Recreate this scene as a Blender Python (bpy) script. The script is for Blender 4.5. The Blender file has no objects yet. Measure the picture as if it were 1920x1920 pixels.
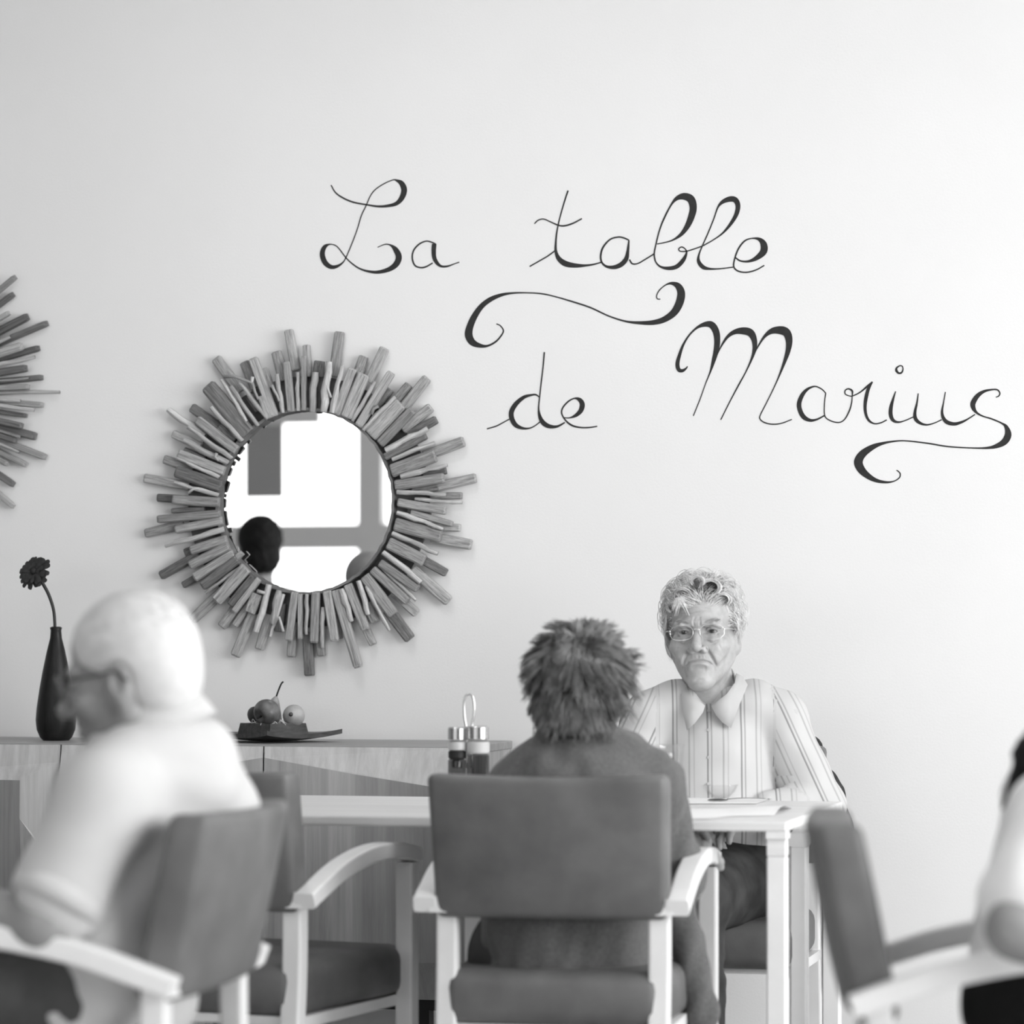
import bpy, bmesh, math, random
import numpy as np
from mathutils import Vector, Matrix
random.seed(7)
np.random.seed(7)
SC = bpy.context.scene
COL = SC.collection

# ------------------------------------------------------------------ camera
FPX = 6000.0                      # focal length in pixels of the 1920 frame
TH = math.radians(13.6)           # the camera looks a little to the left of the wall's normal
CAMZ = 1.09                       # seated photographer's eye height
HORIZON = 1200.0                  # row of the horizon
WALL_Y = 7.6
RV = np.array([math.cos(TH), math.sin(TH), 0.0])
DV = np.array([-math.sin(TH), math.cos(TH), 0.0])
ZV = np.array([0.0, 0.0, 1.0])

cam_data = bpy.data.cameras.new('camera')
cam = bpy.data.objects.new('camera', cam_data)
COL.objects.link(cam)
cam.location = (0, 0, CAMZ)
cam.rotation_euler = (math.pi / 2, 0, TH)
cam_data.sensor_width = 36.0
cam_data.lens = FPX / 1920.0 * 36.0
cam_data.shift_y = (HORIZON - 960.0) / 1920.0
cam_data.dof.use_dof = True
cam_data.dof.focus_distance = 7.35
cam_data.dof.aperture_fstop = 3.2
cam_data.clip_start = 0.05
SC.camera = cam

# ------------------------------------------------------------------ world, daylight, exposure
world = bpy.data.worlds.new('overcast_sky')
SC.world = world
world.use_nodes = True
world.node_tree.nodes['Background'].inputs[0].default_value = (1, 1, 1, 1)
world.node_tree.nodes['Background'].inputs[1].default_value = 1.2

def area_light(name, loc, target, sx, sy, power):
    ld = bpy.data.lights.new(name, 'AREA')
    ld.shape = 'RECTANGLE'; ld.size = sx; ld.size_y = sy; ld.energy = power
    lo = bpy.data.objects.new(name, ld); COL.objects.link(lo)
    lo.location = loc
    lo.rotation_euler = (Vector(target) - Vector(loc)).to_track_quat('-Z', 'Y').to_euler()
    return lo
# daylight entering by the window on the right and the long window behind the camera
area_light('daylight_right', (2.75, 3.7, 1.75), (0.0, 3.7, 1.75), 5.6, 1.9, 340)
area_light('daylight_rear', (-3.3, -3.25, 1.75), (-3.3, 0.0, 1.75), 6.6, 1.7, 105)

SC.view_settings.view_transform = 'Standard'
SC.view_settings.look = 'None'
SC.view_settings.gamma = 1.0
SC.view_settings.use_curve_mapping = False
SC.view_settings.exposure = 0.0
SC.cycles.use_denoising = True
SC.cycles.max_bounces = 10
SC.cycles.diffuse_bounces = 5
SC.cycles.glossy_bounces = 5
SC.cycles.transmission_bounces = 8
SC.cycles.caustics_reflective = False
SC.cycles.caustics_refractive = False

# ------------------------------------------------------------------ pixel -> place
def T(px, py, t):
    """point at camera depth t behind pixel (px, py)"""
    u = (px - 960.0) / FPX
    p = t * (DV + u * RV)
    return np.array([p[0], p[1], CAMZ - (py - HORIZON) / FPX * t])
def atY(px, py, Y):
    """point where the pixel's ray meets the plane Y (parallel to the wall)"""
    u = (px - 960.0) / FPX
    return T(px, py, Y / (DV[1] + u * RV[1]))
def atZ(px, py, z):
    """point where the pixel's ray meets the level z"""
    return T(px, py, (CAMZ - z) * FPX / (py - HORIZON))

# ------------------------------------------------------------------ mesh helpers
def new_obj(name, verts, faces, mat=None, parent=None, smooth=False, loc=None):
    me = bpy.data.meshes.new(name)
    verts = np.asarray(verts, dtype=float)
    me.from_pydata(verts.tolist(), [], [list(f) for f in faces])
    if smooth:
        me.polygons.foreach_set('use_smooth', [True] * len(me.polygons))
    me.update()
    if mat: me.materials.append(mat)
    o = bpy.data.objects.new(name, me); COL.objects.link(o)
    if loc is not None: o.location = loc
    if parent is not None: o.parent = parent
    return o
def bm_obj(name, bm, mat=None, parent=None, smooth=False, loc=None):
    bmesh.ops.recalc_face_normals(bm, faces=bm.faces)
    me = bpy.data.meshes.new(name); bm.to_mesh(me); bm.free()
    if smooth: me.polygons.foreach_set('use_smooth', [True] * len(me.polygons))
    if mat: me.materials.append(mat)
    o = bpy.data.objects.new(name, me); COL.objects.link(o)
    if loc is not None: o.location = loc
    if parent is not None: o.parent = parent
    return o
def empty(name, loc=(0, 0, 0), rz=0.0):
    o = bpy.data.objects.new(name, None); COL.objects.link(o)
    o.empty_display_size = 0.1
    o.location = loc; o.rotation_euler = (0, 0, rz)
    return o
def tag(o, label=None, cat=None, group=None, kind=None):
    if label: o['label'] = label
    if cat: o['category'] = cat
    if group: o['group'] = group
    if kind: o['kind'] = kind
    return o
def copy_tree(o, parent=None):
    c = o.copy(); COL.objects.link(c); c.parent = parent
    for ch in [x for x in o.children]: copy_tree(ch, c)
    return c
def bm_box(bm, lo, hi, bevel=0.0, seg=2):
    g = bmesh.ops.create_cube(bm, size=1.0)
    vs = g['verts']
    for v in vs:
        v.co = Vector([lo[i] + (v.co[i] + 0.5) * (hi[i] - lo[i]) for i in range(3)])
    if bevel > 0:
        es = list({e for v in vs for e in v.link_edges})
        bmesh.ops.bevel(bm, geom=es, offset=bevel, segments=seg, profile=0.5, affect='EDGES')
def box_obj(name, lo, hi, mat, parent=None, bevel=0.0, seg=2, smooth=False):
    bm = bmesh.new(); bm_box(bm, lo, hi, bevel, seg)
    return bm_obj(name, bm, mat, parent, smooth)
def lathe(profile, n=32, loc=(0, 0, 0)):
    vs, fs = [], []
    m = len(profile)
    for (r, z) in profile:
        for k in range(n):
            a = 2 * math.pi * k / n
            vs.append((loc[0] + r * math.cos(a), loc[1] + r * math.sin(a), loc[2] + z))
    for i in range(m - 1):
        for k in range(n):
            k2 = (k + 1) % n
            fs.append((i * n + k, i * n + k2, (i + 1) * n + k2, (i + 1) * n + k))
    fs.append(tuple(range(n - 1, -1, -1)))
    fs.append(tuple((m - 1) * n + k for k in range(n)))
    return vs, fs
def catmull(pts, sub=8):
    P = np.asarray(pts, dtype=float)
    P = np.vstack([2 * P[0] - P[1], P, 2 * P[-1] - P[-2]])
    out = []
    for i in range(1, len(P) - 2):
        p0, p1, p2, p3 = P[i - 1], P[i], P[i + 1], P[i + 2]
        for s in range(sub):
            t = s / sub
            out.append(0.5 * ((2 * p1) + (-p0 + p2) * t + (2 * p0 - 5 * p1 + 4 * p2 - p3) * t * t + (-p0 + 3 * p1 - 3 * p2 + p3) * t ** 3))
    out.append(P[-2])
    return np.array(out)
def tube(path, radii, n=8, cap=True):
    """round tube along a path"""
    path = np.asarray(path, dtype=float)
    m = len(path)
    radii = np.broadcast_to(np.asarray(radii, dtype=float), (m,))
    tan = np.gradient(path, axis=0)
    tan /= np.linalg.norm(tan, axis=1)[:, None] + 1e-12
    ref = np.array([0.31, 0.17, 0.93])
    vs, fs = [], []
    side = None
    for i in range(m):
        if side is None:
            side = np.cross(tan[i], ref); side /= np.linalg.norm(side)
        else:
            side = side - tan[i] * np.dot(side, tan[i]); side /= np.linalg.norm(side) + 1e-12
        up = np.cross(tan[i], side)
        for k in range(n):
            a = 2 * math.pi * k / n
            vs.append(path[i] + radii[i] * (math.cos(a) * side + math.sin(a) * up))
    for i in range(m - 1):
        for k in range(n):
            k2 = (k + 1) % n
            fs.append((i * n + k, i * n + k2, (i + 1) * n + k2, (i + 1) * n + k))
    if cap:
        fs.append(tuple(range(n - 1, -1, -1)))
        fs.append(tuple((m - 1) * n + k for k in range(n)))
    return vs, fs
def sweep(path, w, h, side_ref=(1, 0, 0), bev=0.25):
    """rounded rectangle section (w across side_ref, h the other way) along a path"""
    path = np.asarray(path, dtype=float); m = len(path)
    w = np.broadcast_to(np.asarray(w, float), (m,)); h = np.broadcast_to(np.asarray(h, float), (m,))
    tan = np.gradient(path, axis=0); tan /= np.linalg.norm(tan, axis=1)[:, None]
    sr = np.asarray(side_ref, float)
    b = bev
    prof = []
    for (sx, sz) in ((1, 1), (-1, 1), (-1, -1), (1, -1)):
        q = [(sx, sz * (1 - b)), (sx * (1 - 0.3 * b), sz * (1 - 0.3 * b)), (sx * (1 - b), sz)]
        prof += q if sx * sz > 0 else q[::-1]
    n = len(prof)
    vs, fs = [], []
    for i in range(m):
        side = sr - tan[i] * np.dot(sr, tan[i]); side /= np.linalg.norm(side)
        up = np.cross(side, tan[i])
        for (a, c) in prof:
            vs.append(path[i] + side * a * w[i] / 2 + up * c * h[i] / 2)
    for i in range(m - 1):
        for k in range(n):
            k2 = (k + 1) % n
            fs.append((i * n + k, i * n + k2, (i + 1) * n + k2, (i + 1) * n + k))
    fs.append(tuple(range(n - 1, -1, -1))); fs.append(tuple((m - 1) * n + k for k in range(n)))
    return vs, fs
def merge(parts):
    V, Fc, n = [], [], 0
    for vs, fs in parts:
        vs = np.asarray(vs, dtype=float)
        V.append(vs); Fc += [tuple(int(i) + n for i in f) for f in fs]; n += len(vs)
    return np.vstack(V), Fc

# ------------------------------------------------------------------ materials (the photograph is black and white: greys only)
def _bsdf(name):
    m = bpy.data.materials.new(name); m.use_nodes = True
    return m, m.node_tree, m.node_tree.nodes['Principled BSDF']
def g3(v): return (v, v, v, 1)
def plain(name, v, rough=0.6, metal=0.0, noise=None, bump=None, spec=0.5, sheen=0.0):
    """grey v; noise=(scale, amount); bump=(scale, strength)"""
    m, nt, b = _bsdf(name)
    b.inputs['Base Color'].default_value = g3(v)
    b.inputs['Roughness'].default_value = rough
    b.inputs['Metallic'].default_value = metal
    b.inputs['Specular IOR Level'].default_value = spec
    if sheen: b.inputs['Sheen Weight'].default_value = sheen
    tc = nt.nodes.new('ShaderNodeTexCoord')
    if noise:
        n = nt.nodes.new('ShaderNodeTexNoise'); n.inputs['Scale'].default_value = noise[0]; n.inputs['Detail'].default_value = 6
        r = nt.nodes.new('ShaderNodeValToRGB')
        r.color_ramp.elements[0].position = 0.3; r.color_ramp.elements[1].position = 0.7
        r.color_ramp.elements[0].color = g3(max(0, v * (1 - noise[1]))); r.color_ramp.elements[1].color = g3(min(1, v * (1 + noise[1])))
        nt.links.new(tc.outputs['Object'], n.inputs['Vector']); nt.links.new(n.outputs[0], r.inputs[0]); nt.links.new(r.outputs[0], b.inputs['Base Color'])
    if bump:
        n2 = nt.nodes.new('ShaderNodeTexNoise'); n2.inputs['Scale'].default_value = bump[0]; n2.inputs['Detail'].default_value = 4
        bp = nt.nodes.new('ShaderNodeBump'); bp.inputs['Strength'].default_value = bump[1]; bp.inputs['Distance'].default_value = 0.01
        nt.links.new(tc.outputs['Object'], n2.inputs['Vector']); nt.links.new(n2.outputs[0], bp.inputs['Height']); nt.links.new(bp.outputs[0], b.inputs['Normal'])
    return m
def wood(name, dark, light, stretch=(40, 40, 2), rough=0.5, per_object=0.0, dots=0.0, scale=1.0, contrast=(0.3, 0.7)):
    """grain: noise stretched along the axis with the small factor; per_object varies the tone from piece to piece"""
    m, nt, b = _bsdf(name)
    b.inputs['Roughness'].default_value = rough
    tc = nt.nodes.new('ShaderNodeTexCoord'); mp = nt.nodes.new('ShaderNodeMapping')
    mp.inputs['Scale'].default_value = [s * scale for s in stretch]
    nt.links.new(tc.outputs['Object'], mp.inputs['Vector'])
    oi = nt.nodes.new('ShaderNodeObjectInfo')
    if per_object:
        mul = nt.nodes.new('ShaderNodeMath'); mul.operation = 'MULTIPLY'; mul.inputs[1].default_value = 37.0
        nt.links.new(oi.outputs['Random'], mul.inputs[0]); nt.links.new(mul.outputs[0], mp.inputs['Location'])
    n = nt.nodes.new('ShaderNodeTexNoise'); n.inputs['Scale'].default_value = 1.0; n.inputs['Detail'].default_value = 8; n.inputs['Roughness'].default_value = 0.65
    n.inputs['Distortion'].default_value = 0.4
    nt.links.new(mp.outputs[0], n.inputs['Vector'])
    r = nt.nodes.new('ShaderNodeValToRGB')
    r.color_ramp.elements[0].position = contrast[0]; r.color_ramp.elements[1].position = contrast[1]
    r.color_ramp.elements[0].color = g3(dark); r.color_ramp.elements[1].color = g3(light)
    nt.links.new(n.outputs[0], r.inputs[0])
    out = r.outputs[0]
    if per_object:
        mx = nt.nodes.new('ShaderNodeMix'); mx.data_type = 'RGBA'; mx.blend_type = 'MULTIPLY'; mx.inputs[0].default_value = 1.0
        mr = nt.nodes.new('ShaderNodeMapRange'); mr.inputs[3].default_value = 1.0 - per_object; mr.inputs[4].default_value = 1.0 + per_object
        nt.links.new(oi.outputs['Random'], mr.inputs[0])
        cb = nt.nodes.new('ShaderNodeCombineColor')
        for i in range(3): nt.links.new(mr.outputs[0], cb.inputs[i])
        nt.links.new(out, mx.inputs[6]); nt.links.new(cb.outputs[0], mx.inputs[7])
        out = mx.outputs[2]
    if dots:
        vo = nt.nodes.new('ShaderNodeTexVoronoi'); vo.inputs['Scale'].default_value = dots
        nt.links.new(tc.outputs['Object'], vo.inputs['Vector'])
        lt = nt.nodes.new('ShaderNodeMath'); lt.operation = 'LESS_THAN'; lt.inputs[1].default_value = 0.09
        nt.links.new(vo.outputs['Distance'], lt.inputs[0])
        mx2 = nt.nodes.new('ShaderNodeMix'); mx2.data_type = 'RGBA'
        nt.links.new(lt.outputs[0], mx2.inputs[0]); nt.links.new(out, mx2.inputs[6]); mx2.inputs[7].default_value = g3(0.03)
        out = mx2.outputs[2]
    nt.links.new(out, b.inputs['Base Color'])
    bp = nt.nodes.new('ShaderNodeBump'); bp.inputs['Strength'].default_value = 0.25; bp.inputs['Distance'].default_value = 0.004
    nt.links.new(n.outputs[0], bp.inputs['Height']); nt.links.new(bp.outputs[0], b.inputs['Normal'])
    return m
def glassy(name, v=0.97):
    """thin clear glass: see-through with reflections that grow towards the rim"""
    m = bpy.data.materials.new(name); m.use_nodes = True; nt = m.node_tree
    nt.nodes.clear()
    out = nt.nodes.new('ShaderNodeOutputMaterial'); mix = nt.nodes.new('ShaderNodeMixShader')
    tr = nt.nodes.new('ShaderNodeBsdfTransparent'); tr.inputs[0].default_value = g3(v)
    gl = nt.nodes.new('ShaderNodeBsdfGlossy'); gl.inputs['Roughness'].default_value = 0.03
    lw = nt.nodes.new('ShaderNodeLayerWeight'); lw.inputs[0].default_value = 0.25
    fr_ = nt.nodes.new('ShaderNodeMath'); fr_.operation = 'MULTIPLY'; fr_.inputs[1].default_value = 0.5
    nt.links.new(lw.outputs['Facing'], fr_.inputs[0]); nt.links.new(fr_.outputs[0], mix.inputs[0]); nt.links.new(tr.outputs[0], mix.inputs[1]); nt.links.new(gl.outputs[0], mix.inputs[2])
    nt.links.new(mix.outputs[0], out.inputs[0])
    return m
M = {}
M['wall'] = plain('white_wall_paint', 0.86, 0.75, noise=(3.0, 0.012), bump=(180, 0.04), spec=0.3)
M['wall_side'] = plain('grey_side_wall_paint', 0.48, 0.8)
M['ceiling'] = plain('white_ceiling_paint', 0.72, 0.9)
M['floor'] = plain('pale_vinyl_floor', 0.50, 0.45, noise=(8, 0.1))
M['ink'] = plain('black_lettering_paint', 0.012, 0.55, noise=(60, 0.5))
M['frame_grey'] = plain('window_frame_grey', 0.6, 0.5)
M['blind'] = plain('grey_roller_blind', 0.3, 0.8)
M['mirror'] = plain('mirror_silver', 0.97, 0.0, 1.0)
M['mirror_back'] = plain('dark_mirror_backing', 0.06, 0.8)
M['drift'] = wood('driftwood', 0.11, 0.52, stretch=(2.2, 11, 9), rough=0.75, per_object=0.28, dots=0, contrast=(0.28, 0.68))
M['drift_light'] = wood('pale_driftwood', 0.20, 0.64, stretch=(1.6, 4, 4), rough=0.7, per_object=0.2, contrast=(0.25, 0.65))
M['drift_dark'] = wood('dark_driftwood', 0.05, 0.26, stretch=(2.2, 11, 9), rough=0.8, per_object=0.25, contrast=(0.3, 0.7))
M['beech'] = plain('pale_beech', 0.80, 0.38, noise=(12, 0.04))
M['beech_table'] = wood('pale_beech_table', 0.62, 0.84, stretch=(1.2, 45, 45), rough=0.4, contrast=(0.25, 0.75))
M['leather'] = plain('mid_grey_leatherette', 0.125, 0.5, noise=(9, 0.28), bump=(220, 0.05))
M['oak_a'] = wood('sideboard_veneer_lit', 0.46, 0.68, stretch=(38, 38, 1.6), rough=0.5)  # door facets: veneer tone plus the light on each slant, put into the colour
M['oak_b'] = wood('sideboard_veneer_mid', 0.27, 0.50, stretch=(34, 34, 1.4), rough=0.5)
M['oak_c'] = wood('sideboard_veneer_dark_shaded', 0.20, 0.39, stretch=(26, 26, 1.2), rough=0.5)  # darker wood, with the facet's shade put into its colour too
M['oak_top'] = wood('sideboard_top_veneer', 0.26, 0.38, stretch=(1.5, 40, 40), rough=0.5)
M['black'] = plain('black_recess', 0.01, 0.7)
M['darkwood'] = wood('dark_turned_wood', 0.006, 0.03, stretch=(30, 30, 2.0), rough=0.35)
M['darkwood'].node_tree.nodes['Principled BSDF'].inputs['Specular IOR Level'].default_value = 0.22
M['darkwood2'] = wood('dark_plate_wood', 0.015, 0.085, stretch=(18, 60, 60), rough=0.45)
M['chrome'] = plain('brushed_steel', 0.62, 0.24, 1.0)
M['glass'] = glassy('clear_glass')
M['smoked'] = glassy('smoked_glass', 0.42)
M['paper'] = plain('white_paper', 0.88, 0.7)
# ------------------------------------------------------------------ the room
XL, XR, YF, ZC = -7.2, 2.6, -3.1, 3.0
def structure(o): o['kind'] = 'structure'; return o
structure(box_obj('floor', (XL - .1, YF - .1, -0.1), (XR + .1, WALL_Y + .1, 0.0), M['floor']))
structure(box_obj('ceiling', (XL - .1, YF - .1, ZC), (XR + .1, WALL_Y + .1, ZC + 0.1), M['ceiling']))
structure(box_obj('wall_back', (XL - .1, WALL_Y, 0.0), (XR + .1, WALL_Y + 0.12, ZC), M['wall']))
structure(box_obj('wall_left', (XL - .12, YF, 0.0), (XL, WALL_Y, ZC), M['wall_side']))
def wall_with_opening(name, axis, pos, thick, a0, a1, o0, o1, z0, z1):
    """wall across one axis with a window opening"""
    bm = bmesh.new()
    for (p0, p1, q0, q1) in ((a0, a1, 0.0, z0), (a0, a1, z1, ZC), (a0, o0, z0, z1), (o1, a1, z0, z1)):
        if axis == 'x': bm_box(bm, (pos, p0, q0), (pos + thick, p1, q1))
        else: bm_box(bm, (p0, pos, q0), (p1, pos + thick, q1))
    return structure(bm_obj(name, bm, M['wall_side']))
wall_with_opening('wall_right', 'x', XR, 0.12, YF, WALL_Y, 0.9, 6.5, 0.8, 2.7)
wall_with_opening('wall_front', 'y', YF - 0.12, 0.12, XL, XR, -6.6, 0.0, 0.9, 2.6)
# rear window: frame, mullions, transom, blind (these show in the round mirror)
w = structure(empty('window_1', (-3.3, YF, 0.9)))
for (x0, x1) in ((-6.6, -6.5), (-5.36, -5.21), (-3.9, -3.8), (-2.5, -2.4), (-1.1, -1.0), (-0.1, 0.0)):
    box_obj('mullion', (x0 + 3.3, -0.08, 0.0), (x1 + 3.3, 0.02, 1.7), M['frame_grey'], w)
for (x0, x1) in ((-6.5, -5.36), (-5.21, -3.9), (-3.8, -2.5), (-2.4, -1.1), (-1.0, -0.1)):
    for (z0, z1) in ((0.0, 0.73), (0.88, 1.7)):
        box_obj('pane', (x0 + 3.3, -0.046, z0), (x1 + 3.3, -0.040, z1), M['glass'], w)
box_obj('transom', (-3.3, -0.075, 0.73), (3.3, 0.015, 0.88), M['frame_grey'], w)
box_obj('window_sill', (-3.35, -0.1, -0.04), (3.35, 0.12, 0.0), M['frame_grey'], w)
box_obj('blind', (-2.77, -0.02, 1.04), (-2.53, 0.0, 1.5), M['blind'], w)
box_obj('pillar', (-3.0, -0.02, 1.48), (-2.3, 0.005, 1.7), M['frame_grey'], w)
w = structure(empty('window_2', (XR, 3.7, 0.8)))
for y in (-2.8, -0.95, 0.95, 2.74):
    box_obj('mullion', (0.0, y, 0.0), (0.08, y + 0.06, 1.9), M['frame_grey'], w)
for (y0, y1) in ((-2.74, -0.95), (-0.89, 0.95), (1.01, 2.74)):
    box_obj('pane', (0.036, y0, 0.0), (0.042, y1, 1.9), M['glass'], w)
box_obj('window_sill', (-0.1, -2.85, -0.04), (0.1, 2.85, 0.0), M['frame_grey'], w)

# recessed ceiling lamps over the dining tables
M['lamp_glow'] = bpy.data.materials.new('ceiling_lamp_glow'); M['lamp_glow'].use_nodes = True
_b = M['lamp_glow'].node_tree.nodes['Principled BSDF']; _b.inputs['Emission Color'].default_value = g3(1); _b.inputs['Emission Strength'].default_value = 9.0
for (lx, ly, wh) in ((-2.1, 6.1, 'over the sideboard wall'), (-2.1, 3.2, 'over the middle of the room')):
    cl = empty('ceiling_lamp', (lx, ly, ZC))
    tag(cl, 'square white ceiling lamp panel ' + wh, 'lamp', 'ceiling lamp panels')
    box_obj('diffuser', (-.28, -.28, -.012), (.28, .28, -.004), M['lamp_glow'], cl)
    for (a, b, c, d) in ((-.31, -.31, .31, -.28), (-.31, .28, .31, .31), (-.31, -.28, -.28, .28), (.28, -.28, .31, .28)):
        box_obj('frame_bar', (a, b, -.02), (c, d, 0.0), M['ceiling'], cl)

# ------------------------------------------------------------------ lettering painted on the wall
def stroke_mesh(pts, ox, oy, sc, lift):
    P = catmull(pts, 7)
    xy = np.column_stack([ox + P[:, 0] / sc, oy + P[:, 1] / sc]); wd = np.maximum(P[:, 2], 7.0) / sc
    W = np.array([atY(a, b, WALL_Y - lift) for a, b in xy])
    m_px = WALL_Y / FPX                       # metres per pixel, nearly constant along the wall
    tn = np.gradient(W, axis=0); tn /= np.linalg.norm(tn, axis=1)[:, None] + 1e-12
    nr = np.column_stack([-tn[:, 2], np.zeros(len(tn)), tn[:, 0]])
    L = W + nr * (wd * m_px / 2)[:, None]; R = W - nr * (wd * m_px / 2)[:, None]
    n = len(W)
    vs = np.vstack([L, R]); fs = [(i, i + 1, n + i + 1, n + i) for i in range(n - 1)]
    return vs, fs
A2 = (580, 320, 4.3636); A3 = (980, 320, 3.84); A4 = (860, 500, 3.84); A5 = (1240, 560, 4.8); A6 = (1480, 560, 4.3636)
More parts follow.
